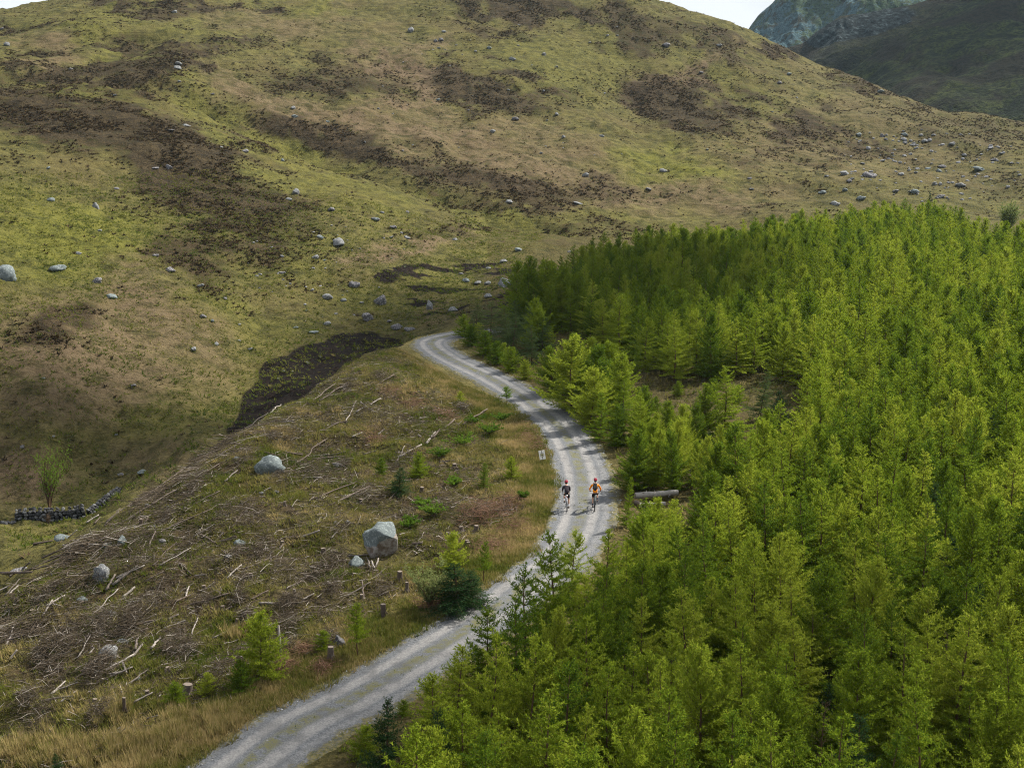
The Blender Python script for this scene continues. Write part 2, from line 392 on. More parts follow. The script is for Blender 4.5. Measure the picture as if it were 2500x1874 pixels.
# ------------------------------------------------------------------ what grows where (patches of the ground)
def ell(lst, X, Y, soft=.75):
    out = np.zeros(X.shape)
    for cx, cy, rx, ry, ang, w in lst:
        a = math.radians(ang); dx, dy = X - cx, Y - cy
        u = (dx * math.cos(a) + dy * math.sin(a)) / rx; v = (-dx * math.sin(a) + dy * math.cos(a)) / ry
        out = np.maximum(out, w * (1 - sstep(1 - soft, 1 + soft, np.sqrt(u * u + v * v))))
    return out
HEATHER = [(90,290,260,70,12,1),(330,330,170,60,32,1),(480,430,330,85,30,1),(560,540,150,60,40,.95),(520,640,150,60,35,.75),(820,350,270,42,14,1),(1230,450,190,45,18,.85),(1000,400,180,40,15,.8),
 (1200,215,165,52,10,1),(1660,250,190,62,10,1),(1990,315,110,42,8,.85),(1900,370,70,25,0,.6),(370,12,170,26,0,.9),(560,5,70,18,0,1),(1330,25,300,40,8,.9),(1180,85,120,25,0,.7),(1560,70,130,40,10,.8),
 (300,140,60,70,20,.8),(420,160,220,16,-10,.9),(520,115,160,12,-8,.8),(180,192,240,26,8,.9),(330,185,130,30,-20,1),(830,200,140,45,5,.75),(880,160,150,14,0,.6),(140,800,95,42,0,.95),(1990,130,150,22,26,1),(2090,205,110,22,20,.8),
 (2260,250,130,25,18,.6),(2330,330,180,45,10,.55),(2440,300,90,40,15,.6),(2090,365,80,22,0,.7),(1300,490,240,22,-4,.7),(1470,470,160,26,0,.6),(1100,480,120,30,20,.6),(60,60,110,14,8,.8),(1750,110,160,30,22,.7),(1850,170,90,18,20,.5),
 (1150,560,100,14,0,.7),(1440,560,220,26,0,.55),(1950,470,120,16,5,.5),(2380,450,160,28,4,.5)]
LUSH = [(150,590,300,80,0,1),(0,520,120,60,0,.6),(1640,405,150,50,0,1),(560,860,70,190,0,.7),(440,1010,150,80,-20,.6),(250,1090,200,60,0,.4),(640,820,110,40,-10,.7),(220,240,110,30,10,.7),(660,370,420,46,30,.55),(1180,520,160,22,15,.6),
 (250,90,120,40,15,.6),(330,40,160,40,0,.4),(720,20,70,30,0,.7),(1500,60,120,25,10,.6),(1120,240,150,30,0,.4),(1270,580,150,40,0,.6),(1520,530,180,30,0,.4),(700,620,220,70,10,.35),(1400,160,250,80,0,.3),(1800,260,300,80,20,.35),(1000,730,200,60,0,.5)]
BRACK = [(200,880,330,130,5,.8),(380,770,150,60,10,.7),(100,1000,260,80,0,.7),(560,930,150,120,0,.25),(380,1140,170,60,0,.5),(60,1170,110,60,0,.9),(1000,195,110,70,45,.9),(990,320,330,40,5,.8),(1300,370,230,60,10,.5),(1250,400,200,60,8,.7),(1640,190,140,30,-24,.9),
 (640,250,170,50,25,.7),(120,140,90,30,20,.6),(700,50,200,30,5,.5),(1600,470,260,40,3,.7),(1320,340,140,25,0,.5),(1980,360,260,60,5,.5),(900,320,150,30,10,.6),(1020,600,110,26,-15,.9),(1080,770,80,26,20,.6),(930,690,90,30,20,.3),(2150,300,250,70,20,.35),
 (470,620,120,25,0,.4),(350,650,80,12,0,.7),(340,690,90,10,0,.6)]
BURNP = [(575,1075),(572,1000),(600,935),(650,885),(700,860),(770,838),(850,826),(960,826),(970,850),(880,890),(760,960),(680,1020)]
BURN2 = [(880,690),(960,655),(1100,640),(1230,640),(1290,690),(1280,770),(1150,800),(1050,790),(960,760)]
CLEARP = np.concatenate([on_z(np.array([-500,0,130,211,280,383,512,577,667,728,809,907,960]), np.array([1390,1343,1326,1285,1250,1196,1110,1061,1004,980,915,857,842]), 0.), LE[::-1][(LE[::-1][:, 1] < 126)], [[-30, 30], [-45, 40]]])
gx, gy = GPX, GPY
wx = (fbm(GX / 9, GY / 14, 51, 4) - .5); wy = (fbm(GX / 9, GY / 14, 61, 4) - .5)
QX = gx + wx * 300 + (fbm(GX / 3, GY / 4, 53, 3) - .5) * 120; QY = gy + wy * 110 + (fbm(GX / 3, GY / 4, 63, 3) - .5) * 50
hillm = (RG > 60) & ~inpoly(GX, GY, CLEARP) & (GY > 30)
hillm = hillm & (np.abs(TT) < R_(33))
m_hea = ell(HEATHER, QX, QY) * hillm
m_lus = ell(LUSH, QX, QY) * hillm
m_bra = ell(BRACK, QX, QY) * hillm
wx2 = fbm(GX / 2.2, GY / 4, 52, 3) - .5; wy2 = fbm(GX / 2.2, GY / 4, 62, 3) - .5
bp = inpoly(gx + wx * 75 + wx2 * 60, gy + wy * 40 + wy2 * 40, BURNP) * 1.0
streak = sstep(.50, .60, fbm(GX / 5.5, GY / 2.3, 71, 3))
b2 = inpoly(gx + wx * 120, gy + wy * 50, BURN2) * streak * .62
bp = bp * (RG > 95)
for _ in range(5):
    bp[1:-1, 1:-1] = (bp[1:-1, 1:-1] * 2 + bp[:-2, 1:-1] + bp[2:, 1:-1] + bp[1:-1, :-2] + bp[1:-1, 2:]) / 6
burn = np.maximum(bp, b2) * hillm
inclear = inpoly(GX, GY, CLEARP) | (RD < 9)
foresty = (GX > np.interp(GY, CE[:, 1][:250], CE[:, 0][:250])) & (GY < 235) & (GY > 30) & (np.abs(TT) < R_(33)) & (RD > 2.0)
# felled slope: darker mulch away from the track, straw verge along it
rdd = RD + (fbm(GX / 2, GY / 2, 81, 3) - .5) * 3
rdd = RD + (fbm(GX / 3.5, GY / 3.5, 81, 4) - .5) * 7
m_straw = (1 - sstep(1.5, 7.5, rdd)) * (RD < 12) * .85
m_straw = np.maximum(m_straw, inclear * sstep(112, 122, RG) * .8)
m_soil = inclear * sstep(3.5, 8, rdd) * (.25 + .75 * sstep(.38, .55, fbm(GX / 3, GY / 3, 91, 4))) * (1 - .8 * sstep(108, 120, RG))
m_soil = np.maximum(m_soil, foresty * .55)
veg_a = np.stack([m_hea, m_lus, burn, np.ones_like(m_hea)], -1)
veg_b = np.stack([m_bra, m_straw, m_soil, np.ones_like(m_hea)], -1)

t = NT('moor grass, heather and peat'); o = t.obj()
A_ = t.sep(t.attr('veg_a').outputs['Color']); B_ = t.sep(t.attr('veg_b').outputs['Color'])
n_f = t.noise(3.2, 6, .7, o); n_m = t.noise(.42, 6, .65, o); n_l = t.noise(.06, 5, .6, o); n_x = t.noise(9.0, 3, .6, o)
mix_n = t.math('ADD', t.math('MULTIPLY', n_f, .5), t.math('MULTIPLY', n_m, .5))
grass = t.mix(t.rng(mix_n, .40, .60), (.040, .040, .013), (.128, .114, .036))
grass = t.mix(t.rng(n_l, .45, .65, 0, .40), grass, t.mix(n_f, (.080, .058, .026), (.145, .108, .050)))
grass = t.mix(t.rng(n_x, .60, .75, 0, .5), grass, (.03, .032, .012))
ter = t.node('ShaderNodeMapping'); ter.inputs['Scale'].default_value = (.10, .10, 2.4); t.l.new(o, ter.inputs['Vector'])
n_t = t.noise(1.0, 4, .6, ter.outputs[0])
grass = t.mix(t.rng(n_t, .50, .66, 0, .42), grass, (.040, .034, .016))
lush = t.mix(t.rng(mix_n, .38, .60), (.048, .056, .010), (.142, .136, .027))
c = t.mix(t.math('MULTIPLY', A_[1], t.rng(n_m, .25, .55, .4, 1)), grass, lush)
brk = t.mix(t.rng(mix_n, .35, .62), (.065, .042, .026), (.160, .112, .072))
c = t.mix(t.math('MULTIPLY', B_[0], t.rng(n_m, .35, .55, .25, .95)), c, brk)
hea = t.mix(t.rng(t.math('ADD', t.math('MULTIPLY', n_f, .6), t.math('MULTIPLY', n_m, .4)), .42, .62), (.014, .010, .0065), (.066, .047, .025))
hm = t.math('ADD', A_[0], t.math('MULTIPLY', t.math('SUBTRACT', t.math('ADD', t.math('MULTIPLY', n_m, .6), t.math('MULTIPLY', n_f, .4)), .5), 2.2))
c = t.mix(t.rng(hm, .32, .85, 0, .92), c, hea)
strw = t.mix(t.rng(mix_n, .38, .62), (.075, .070, .022), (.20, .165, .062))
c = t.mix(t.math('MULTIPLY', B_[1], t.rng(n_m, .25, .5, .5, 1)), c, strw)
soil = t.mix(t.rng(n_f, .40, .62), (.020, .013, .008), t.mix(n_m, (.080, .062, .026), (.092, .062, .036)))
c = t.mix(t.math('MULTIPLY', B_[2], t.rng(n_m, .35, .6, .35, .95)), c, soil)
brn = t.mix(t.rng(n_f, .45, .68), (.008, .006, .005), t.mix(t.rng(n_m, .5, .65), (.024, .016, .012), (.055, .036, .025)))
c = t.mix(t.rng(t.math('ADD', A_[2], t.math('MULTIPLY', t.math('SUBTRACT', mix_n, .5), .9)), .18, .60), c, brn)
bh = t.math('ADD', t.math('ADD', t.math('MULTIPLY', n_f, 1.0), t.math('MULTIPLY', n_m, 1.6)), t.math('MULTIPLY', n_t, 1.2))
M_GROUND = t.bsdf(c, .95, t.bump(bh, 1.0, .35), spec=.05)

ni, nj = GX.shape
V = np.stack([GX, GY, GZ], -1).reshape(-1, 3)
I = np.arange(ni * nj).reshape(ni, nj)
F = np.stack([I[:-1, :-1], I[1:, :-1], I[1:, 1:], I[:-1, 1:]], -1).reshape(-1, 4)[:, ::-1]
gm = mesh_np('ground', V, F, True, {'veg_a': ('FLOAT_COLOR', veg_a.reshape(-1, 4)), 'veg_b': ('FLOAT_COLOR', veg_b.reshape(-1, 4))})
ground = tag(link('ground', gm, M_GROUND), 'grassy moorland hillside with heather, bracken and bare peat', kind='structure')

# ------------------------------------------------------------------ gravel track
us = np.linspace(-.9, TW + .9, 60)
K = len(LE); U, S = np.meshgrid(us, np.arange(K) * .4)
TX = LE[:, 0][:, None] + n0[:, 0][:, None] * U; TY = LE[:, 1][:, None] + n0[:, 1][:, None] * U
rut = lambda u0, w: np.exp(-((U - u0) / w) ** 2)
TZ = .035 + .03 * (1 - ((U - TW / 2) / (TW / 2)) ** 2) - .025 * rut(.62, .22) - .025 * rut(2.25, .25)
edge = np.minimum(U + .55, TW + .55 - U) + (fbm(TX * 1.9, TY * 1.9, 5, 4) - .5) * 1.0 - .1
TZ = np.where((U < -.1) | (U > TW + .1), .035 + .03 * (1 - sstep(0, .8, np.maximum(-U, U - TW))), TZ) - .13 * (1 - sstep(0, .42, np.minimum(U + .9, TW + .9 - U) + (fbm(TX * 1.1, TY * 1.1, 15, 3) - .5) * .7)) + (fbm(TX * 3, TY * 3, 6, 2) - .5) * .02
gz_ = hz(TX, TY); TZ = TZ + gz_
base = np.maximum(0, gz_)
I = np.arange(K * len(us)).reshape(K, len(us))
F = np.stack([I[:-1, :-1], I[1:, :-1], I[1:, 1:], I[:-1, 1:]], -1).reshape(-1, 4)[:, ::-1]
t = NT('track gravel'); o = t.obj()
ux = t.math('MULTIPLY', t.attr('across').outputs['Fac'], 1.0)
w = t.noise(.8, 3, .6, o); w2 = t.noise(.25, 2, .5, o)
u2 = t.math('ADD', ux, t.math('MULTIPLY', t.math('SUBTRACT', w, .5), .35))
def band(u0, wd): return t.rng(t.math('ABSOLUTE', t.math('SUBTRACT', u2, u0)), wd * .25, wd, 1, 0)
n_x2 = t.noise(5, 5, .7, o); n1 = t.noise(14, 4, .7, o); n2 = t.noise(45, 2, .7, o); n3 = t.noise(1.6, 4, .6, o)
g0 = t.mix(t.rng(n1, .35, .65), (.075, .079, .086), (.160, .165, .172))
g0 = t.mix(t.rng(n2, .55, .75, 0, .5), g0, (.27, .27, .27))
lt = t.mix(t.rng(n1, .3, .7), (.155, .152, .15), (.275, .265, .255))
ruts = t.math('MAXIMUM', band(.60, .40), t.math('MULTIPLY', band(2.1, .42), .9))
ruts = t.math('MAXIMUM', ruts, t.math('MULTIPLY', band(2.8, .3), .35))
c = t.mix(t.math('MULTIPLY', ruts, t.rng(n3, .2, .6, .55, 1)), g0, lt)
mid = t.math('MULTIPLY', band(1.42, .45), t.rng(n3, .38, .58))
c = t.mix(t.math('MULTIPLY', mid, t.rng(n1, .36, .52)), c, (.125, .12, .055))
u3 = t.math('ADD', ux, t.math('MULTIPLY', t.math('SUBTRACT', t.noise(1.3, 6, .7, o), .5), 2.1))
edg = t.math('MAXIMUM', t.rng(u3, .0, -.35), t.rng(u3, TW + .0, TW + .35))
c = t.mix(t.math('MAXIMUM', t.math('MULTIPLY', edg, t.rng(n1, .40, .52, .35, 1)), t.math('MAXIMUM', t.rng(ux, -.55, -.8), t.rng(ux, TW + .55, TW + .8))), c, t.mix(t.rng(n_x2, .4, .6), (.060, .060, .020), (.155, .13, .052)))
c = t.mix(t.rng(t.noise(.9, 5, .65, o), .48, .64, 0, .45), c, (.085, .085, .086))
M_TRACK = t.bsdf(c, .95, t.bump(t.math('ADD', n1, n2), .6, .03), spec=.1)
tm = mesh_np('gravel_track', np.stack([TX, TY, TZ], -1).reshape(-1, 3), F, True, {'across': ('FLOAT', U.ravel())})
track = tag(link('gravel_track', tm, M_TRACK), 'pale gravel forest track with two worn wheel ruts', kind='structure')

# ------------------------------------------------------------------ far mountains behind the right-hand skyline
def ridge(name, prof, d0, d1, zlow, seed, mat, label, amp=1.0, crag=None):
    """prof: skyline (photo x, y) seen at distance d0; the face falls toward the camera to height zlow at distance d1"""
    xs = np.linspace(prof[0][0], prof[-1][0], 420); ys = np.interp(xs, [q[0] for q in prof], [q[1] for q in prof])
    r = ray(xs, ys); tt = d0 / r[:, 1]; sx = r[:, 0] * tt; sz = CAMH + r[:, 2] * tt
    v = np.linspace(0, 1, 190)[None, :]
    X = sx[:, None] * (1 - v) + sx[:, None] * (d1 / d0) * v
    Y = d0 * (1 - v) + d1 * v + 0 * X
    prof_v = (1 - v) ** 1.15
    Z = zlow + (sz[:, None] - zlow) * prof_v
    fade = sstep(0, .08, v) * np.ones_like(X)
    n = (fbm(X / 60, Y / 60, seed, 5) - .5) * 34 * amp + (fbm(X / 14, Y / 30, seed + 7, 4) - .5) * 11 * amp
    Z = Z + n * fade + (fbm(X / 9, Y / 9, seed + 3, 3) - .5) * 3 * amp
    # back side
    Xb = X[:, :1] * 1.35; Yb = Y[:, :1] * 1.35; Zb = np.full_like(Xb, zlow - 20)
    X = np.concatenate([Xb, X], 1); Y = np.concatenate([Yb, Y], 1); Z = np.concatenate([Zb, Z], 1)
    a, b = X.shape; I = np.arange(a * b).reshape(a, b)
    F = np.stack([I[:-1, :-1], I[1:, :-1], I[1:, 1:], I[:-1, 1:]], -1).reshape(-1, 4)
    qx, qy = project(X, Y, Z)
    cm = ell([(2105, 62, 135, 30, -13, 1), (2000, 92, 40, 26, 0, .9)], qx, qy, .5) if crag else np.zeros_like(X)
    Y = Y - cm * 6 * (fbm(X / 5, Z / 14, 171, 3) - .3)                  # ribs and clefts of the crag
    me = mesh_np(name, np.stack([X, Y, Z], -1).reshape(-1, 3), F, True, {'crag': ('FLOAT', cm.ravel())})
    return tag(link(name, me, mat), label, kind='structure')
def mountain_mat(name, g1, g2, rock1, rock2, rocky):
    t = NT(name); o = t.obj()
    a = t.noise(.02, 6, .65, o); b = t.noise(.11, 6, .7, o); d = t.noise(.5, 5, .7, o)
    c = t.mix(t.rng(t.math('ADD', t.math('MULTIPLY', a, .5), t.math('MULTIPLY', b, .5)), .40, .58), g1, g2)
    c = t.mix(t.rng(a, .47, .58, 0, .9), c, t.mix(d, (.012, .010, .008), (.060, .042, .026)))
    c = t.mix(t.rng(d, .44, .60, 0, .85), c, (.010, .012, .007))
    rk = t.mix(t.rng(d, .4, .6), rock1, rock2)
    c = t.mix(t.rng(t.math('ADD', t.math('MULTIPLY', b, .6), t.math('MULTIPLY', a, .4)), .62 - rocky, .68 - rocky, 0, .9), c, rk)
    st = t.node('ShaderNodeMapping'); st.inputs['Scale'].default_value = (1, 1, .5); t.l.new(o, st.inputs['Vector'])
    k = t.noise(.33, 7, .7, st.outputs[0]); kc = t.mix(t.rng(k, .44, .68), (.010, .014, .015), t.mix(t.rng(b, .4, .6), (.030, .042, .044), (.10, .13, .135)))
    c = t.mix(t.rng(t.math('ADD', t.attr('crag').outputs['Fac'], t.math('MULTIPLY', t.math('SUBTRACT', b, .5), .8)), .4, .6), c, kc)
    return t.bsdf(c, .95, t.bump(t.math('ADD', t.math('MULTIPLY', b, 3.), t.math('ADD', d, k)), 1., 2.5), spec=.05)
M_MT1 = mountain_mat('far crag slope', (.036, .066, .030), (.095, .135, .034), (.020, .050, .062), (.09, .155, .175), .14)
M_MT2 = mountain_mat('heather fell', (.026, .024, .014), (.075, .080, .026), (.02, .024, .026), (.15, .165, .175), -.02)
M_MT3 = mountain_mat('green heather fell', (.020, .026, .010), (.085, .100, .024), (.03, .024, .02), (.10, .10, .10), -.06)
ridge('mountain', [(1690,190),(1760,130),(1822,80),(1850,40),(1890,5),(1960,-50),(2100,-110),(2300,-160),(2700,-200)], 1500, 1080, -10, 101, M_MT1, 'far craggy mountain rising behind the hill, top right', 1.6)
ridge('fell', [(1700,240),(1880,130),(1960,105),(2000,72),(2050,42),(2120,30),(2230,12),(2330,-20),(2450,-60),(2700,-90)], 980, 740, -14, 131, M_MT2, 'dark heathery fell with a band of crags, upper right', .7, True)
ridge('fell', [(1880,330),(1980,215),(2090,165),(2160,112),(2250,62),(2340,20),(2420,-20),(2700,-100)], 800, 500, -12, 151, M_MT3, 'green and brown fell side at the upper right edge', .55)
# ------------------------------------------------------------------ unseen broken cloud, placed high up along the sun's direction to shade chosen ground
t = NT('cloud'); a = t.node('ShaderNodeBsdfTransparent'); b = t.node('ShaderNodeBsdfDiffuse'); b.inputs[0].default_value = (.9, .9, .92, 1)
mxs = t.node('ShaderNodeMixShader'); mxs.inputs[0].default_value = .27; t.l.new(a.outputs[0], mxs.inputs[1]); t.l.new(b.outputs[0], mxs.inputs[2]); t.l.new(mxs.outputs[0], t.out.inputs[0])
M_CLOUD = t.m
SHADE_CLOUDS = [  # (photo x, y of the shaded ground, half width, half depth on the ground in metres)
 (1400, 760, 26, 30), (1560, 690, 22, 26), (1430, 740, 24, 30), (1330, 800, 16, 20), (1420, 945, 7, 9), (960, 770, 15, 18), (230, 1060, 30, 11), (1900, 1850, 20, 7), (800, 1760, 9, 6)]  # one cloud is added only to dim the bright larch clump by the bend
def cloud(c, a, b, seed):
    g = random.Random(seed); m = MB()
    for k in range(9):
        an = g.uniform(0, 6.28); q = g.random() ** .5 * .62; s_ = g.uniform(.38, .62)
        m.ball(Vector((a * q * math.cos(an), b * q * math.sin(an), g.uniform(-.04, .1) * a)), (a * s_, b * s_, a * s_ * .32), 14, 8)
    o = m.build('cloud', M_CLOUD); o.location = c
    return tag(o, 'unseen white cloud placed to shade part of the moor', kind='stuff')
for i, (px, py, a, b) in enumerate(SHADE_CLOUDS):
    cloud(at(px, py) + SUNV * (1500 + 90 * (i % 4)), a, b, 40 + i)
q = ray(2250, 150); cloud(Vector((q[0] * 760 / q[1], 760, 30)) + SUNV * 1800, 210, 240, 77)

# ------------------------------------------------------------------ thin summer haze
hb = MB(); hb.box((0, 0, 110), (5600, 5600, 320))
t = NT('haze'); t.n.remove(t.out); out = t.node('ShaderNodeOutputMaterial'); pv = t.node('ShaderNodeVolumePrincipled')
pv.inputs['Color'].default_value = (.58, .82, 1, 1); pv.inputs['Density'].default_value = .000045; pv.inputs['Anisotropy'].default_value = .2
t.l.new(pv.outputs[0], out.inputs['Volume'])
tag(hb.build('haze', t.m, smooth=False), 'thin haze over the valley', kind='stuff')
# ------------------------------------------------------------------ trees
def leaves(segs, per_m, length, width, spread, g, tint_base=.5, up=.15):
    """needle sprays: small triangles along twig segments. segs (n,2,3)"""
    L = np.linalg.norm(segs[:, 1] - segs[:, 0], axis=1)
    cnt = np.maximum(1, (L * per_m + g.random(len(L)))).astype(int)
    idx = np.repeat(np.arange(len(L)), cnt); m = len(idx)
    u = g.random(m)[:, None]
    p = segs[idx, 0] * (1 - u) + segs[idx, 1] * u
    d = segs[idx, 1] - segs[idx, 0]; d /= (np.linalg.norm(d, axis=1)[:, None] + 1e-9)
    rv = g.normal(size=(m, 3)); rv -= d * (rv * d).sum(1)[:, None]; rv /= np.linalg.norm(rv, axis=1)[:, None]
    dirn = d * (1 - spread) + rv * spread; dirn[:, 2] += up; dirn /= np.linalg.norm(dirn, axis=1)[:, None]
    s = np.cross(dirn, g.normal(size=(m, 3))); s /= (np.linalg.norm(s, axis=1)[:, None] + 1e-9)
    ln = length * (.6 + .8 * g.random(m))[:, None]; wd = width * (.6 + .8 * g.random(m))[:, None]
    a = p - s * wd * .5; b = p + s * wd * .5; c = p + dirn * ln
    v = np.stack([a, b, c], 1).reshape(-1, 3); f = np.arange(m * 3).reshape(-1, 3)
    tint = np.repeat(np.clip(tint_base + .3 * g.normal(size=m), 0, 1), 3)
    return v, f, tint
def wood_np(polys, g, n=3):
    vs_, fs, b = [], [], 0
    for P, r0, r1 in polys:
        k = len(P); t = np.gradient(P, axis=0); t /= np.linalg.norm(t, axis=1)[:, None] + 1e-9
        ref = np.where(np.abs(t[:, 2:3]) < .9, np.array([[0, 0, 1.]]), np.array([[1., 0, 0]]))
        s = np.cross(t, ref); s /= np.linalg.norm(s, axis=1)[:, None]; w = np.cross(t, s)
        rr = np.linspace(r0, r1, k)[:, None]
        for j in range(n):
            a = 2 * math.pi * j / n; vs_.append(P + (s * math.cos(a) + w * math.sin(a)) * rr)
        for i in range(k - 1):
            for j in range(n):
                q = (j + 1) % n; fs.append((b + j * k + i, b + q * k + i, b + q * k + i + 1, b + j * k + i + 1))
        b += n * k
    return np.concatenate(vs_), np.array(fs)
def conifer(seed, H, R, nb, shape=.9, up0=.35, up1=.9, droop=.35, curl=.5, per_m=42, ln=.10, wd=.030, side=.30, sidegap=.13, base=.03, leanx=0., whorl=True, top=.5, gap=0., spread=.7, nwh=22, flat=1., up=.15):
    g = np.random.default_rng(seed)
    zt = np.linspace(0, H, 9); ph = g.random() * 6
    trunk = np.stack([leanx * zt + .05 * np.sin(zt * 1.3 + ph), .05 * np.cos(zt * 1.1 + ph) - .05 * math.cos(ph), zt], -1)
    tr = [(trunk, .0115 * H + .008, .007)]
    segs, wood = [], []
    for i in range(nb):
        f = base + (1 - base) * ((i + g.random() * .8) / nb) ** (1.08)
        if whorl: f = np.round(f * nwh) / nwh + g.normal() * .007
        f = float(np.clip(f, base, .985))
        if gap and g.random() < gap: continue
        az = g.random() * 2 * math.pi
        Lb = R * max(.10, (1 - f) ** shape) * (.62 + .55 * g.random()) + .12
        if f < .15: Lb *= .75 + .25 * f / .15
        el = up0 + (up1 - up0) * f ** 1.5 + g.normal() * .10
        p = np.array([np.interp(f * H, zt, trunk[:, 0]), np.interp(f * H, zt, trunk[:, 1]), f * H])
        n = max(4, int(Lb / .16)); st = Lb / n; P = [p]
        for k in range(n):
            q = k / n
            e = el - droop * math.sin(min(1, q * 1.6) * math.pi * .5) * (1 - f) + curl * q * q
            az += g.normal() * .07
            p = p + st * np.array([math.cos(az) * math.cos(e), math.sin(az) * math.cos(e), math.sin(e)]); P.append(p)
        P = np.array(P); wood.append((P, .004 + .006 * Lb, .003))
        segs += [(P[k], P[k + 1]) for k in range(len(P) - 1)]
        ns = int(Lb / sidegap)
        for k in range(1, ns + 1):
            q = k / (ns + .3); x = q * (len(P) - 1); j = int(min(x, len(P) - 2)); b0 = P[j] + (P[j + 1] - P[j]) * (x - j)
            dv = P[j + 1] - P[j]; dv /= np.linalg.norm(dv)
            sd_ = np.cross(dv, [0, 0, 1]); sd_ /= np.linalg.norm(sd_) + 1e-9; sd_ *= 1 if (k % 2) else -1
            sl = side * Lb ** .5 * (1.05 - .75 * q) * (.6 + .8 * g.random())
            tip = b0 + sl * (sd_ * .75 + dv * .55 + np.array([0, 0, flat * (-.18 + .35 * g.random())]))
            segs.append((b0, tip))
            if sl > .22:
                mid_ = (b0 + tip) / 2
                segs.append((mid_, mid_ + .5 * sl * (dv * .9 + np.array([0, 0, .3 * flat * g.normal()]))))
    # leader
    for k in range(5):
        z0 = H * (1 - .02 * top * k); segs.append((np.array([trunk[-1, 0], trunk[-1, 1], z0 - .18]), np.array([trunk[-1, 0], trunk[-1, 1], z0])))
    S = np.array(segs)
    v, f, ti = leaves(S, per_m, ln, wd, spread, g, up=up * flat)
    tv, tf = wood_np(tr, g, 6); wv, wf = wood_np(wood, g, 3)
    return (tv, tf), (wv, wf), (v, f, ti)
def tree_meshes(name, args, leafmat, barkmat=None):
    (tv, tf), (wv, wf), (v, f, ti) = conifer(**args)
    m1 = mesh_np('trunk', tv, tf, True); m1.materials.append(barkmat or M_BARK)
    m2 = mesh_np('branches', wv, wf, False); m2.materials.append(barkmat or M_BARK)
    m3 = mesh_np('crown', v, f, False, {'tint': ('FLOAT', ti)}); m3.materials.append(leafmat)
    return name, m1, m2, m3, args['H']
LARCH = [tree_meshes('larch', dict(seed=11 + i, H=5.0, R=1.75 + .30 * ((i * 7) % 4) / 3, nb=88 + 8 * (i % 3), per_m=50, ln=.095, wd=.034, side=.36, sidegap=.12, spread=.58, shape=(.66, .78, .58, .85)[i % 4], up0=(.08, .22, .0, .15)[i % 4], up1=(.95, .8, 1.05, .9)[i % 4],
         droop=(.35, .2, .45, .3)[i % 4], curl=(.55, .45, .65, .4)[i % 4], leanx=(.0, .02, -.02, .01)[i % 4], gap=(.0, .08, .05, .14)[i % 4], nwh=15 + i % 3, flat=.5, base=.05), M_LARCH) for i in range(10)]
ROUND = [tree_meshes('larch', dict(seed=91 + i, H=5.0, R=2.05, nb=125, per_m=50, ln=.095, wd=.034, side=.36, sidegap=.12, spread=.6, shape=.48, up0=.25, up1=1.1, droop=.2, curl=.6, base=.02, flat=.8), M_LARCH) for i in range(3)]
SPRUCE = [tree_meshes('spruce', dict(seed=41 + i, H=4.0, R=1.35, nb=130, shape=.9, up0=-.05, up1=.75, droop=.35, curl=.35, per_m=60, ln=.075, wd=.028, side=.34, sidegap=.10, spread=.6), M_SPRUCE) for i in range(2)]
GREYS = [tree_meshes('spruce', dict(seed=51 + i, H=4.5, R=1.9, nb=110, shape=.7, up0=.1, up1=.7, droop=.4, curl=.5, per_m=42, ln=.09, wd=.028, side=.34, gap=.15), M_GREY) for i in range(2)]
BUSHY = [tree_meshes('larch', dict(seed=61 + i, H=2.6, R=1.35, nb=100, shape=.55, up0=.25, up1=1.0, droop=.2, curl=.5, per_m=52, ln=.10, wd=.032, base=.02), M_LARCH) for i in range(3)]
STEM = [tree_meshes('larch', dict(seed=81, H=3.0, R=.95, nb=60, shape=.7, up0=.1, up1=.9, droop=.2, curl=.5, per_m=52, ln=.10, wd=.034, base=.34), M_LARCH), tree_meshes('spruce', dict(seed=82, H=2.0, R=.75, nb=60, shape=.6, up0=.05, up1=.8, droop=.2, curl=.3, per_m=60, ln=.08, wd=.03, base=.45), M_SHRUB)]
DEADT = [tree_meshes('dead_larch', dict(seed=71, H=4.5, R=1.0, nb=70, shape=.9, up0=.0, up1=.6, droop=.3, curl=.4, per_m=7, ln=.07, wd=.02), M_DEADN)]

def add_tree(kind, p, H, rot=None, wide=1.0, label=None, cat='tree', group=None, name=None):
    nm, m1, m2, m3, h0 = kind
    s = H / h0
    e = empty(name or nm, (p[0], p[1], p[2] - .06), (random.gauss(0, .045), random.gauss(0, .045), random.uniform(0, 6.28) if rot is None else rot), (s * wide, s * wide, s))
    link('trunk', m1, None, e); c = link('crown', m3, None, e); link('branches', m2, None, c)
    return tag(e, label, cat, group)

placed = []                                                   # (x, y, radius) of everything that stands
def free(x, y, r):
    return all((x - a) ** 2 + (y - b) ** 2 > (r + c) ** 2 for a, b, c in placed)
def by_px(kind, px, py, top, wide=1.0, **k):
    """a tree whose foot is seen at (px, py) and whose tip reaches photo row top"""
    q = on_z(px, py, 0.0); z = float(hz(q[0], q[1])); q = on_z(px, py, z)
    p = Vector((q[0], q[1], z)); H = (py - top) / (ppm(p) * .97)
    placed.append((p.x, p.y, .8)); return add_tree(kind, p, H, wide=wide, **k)

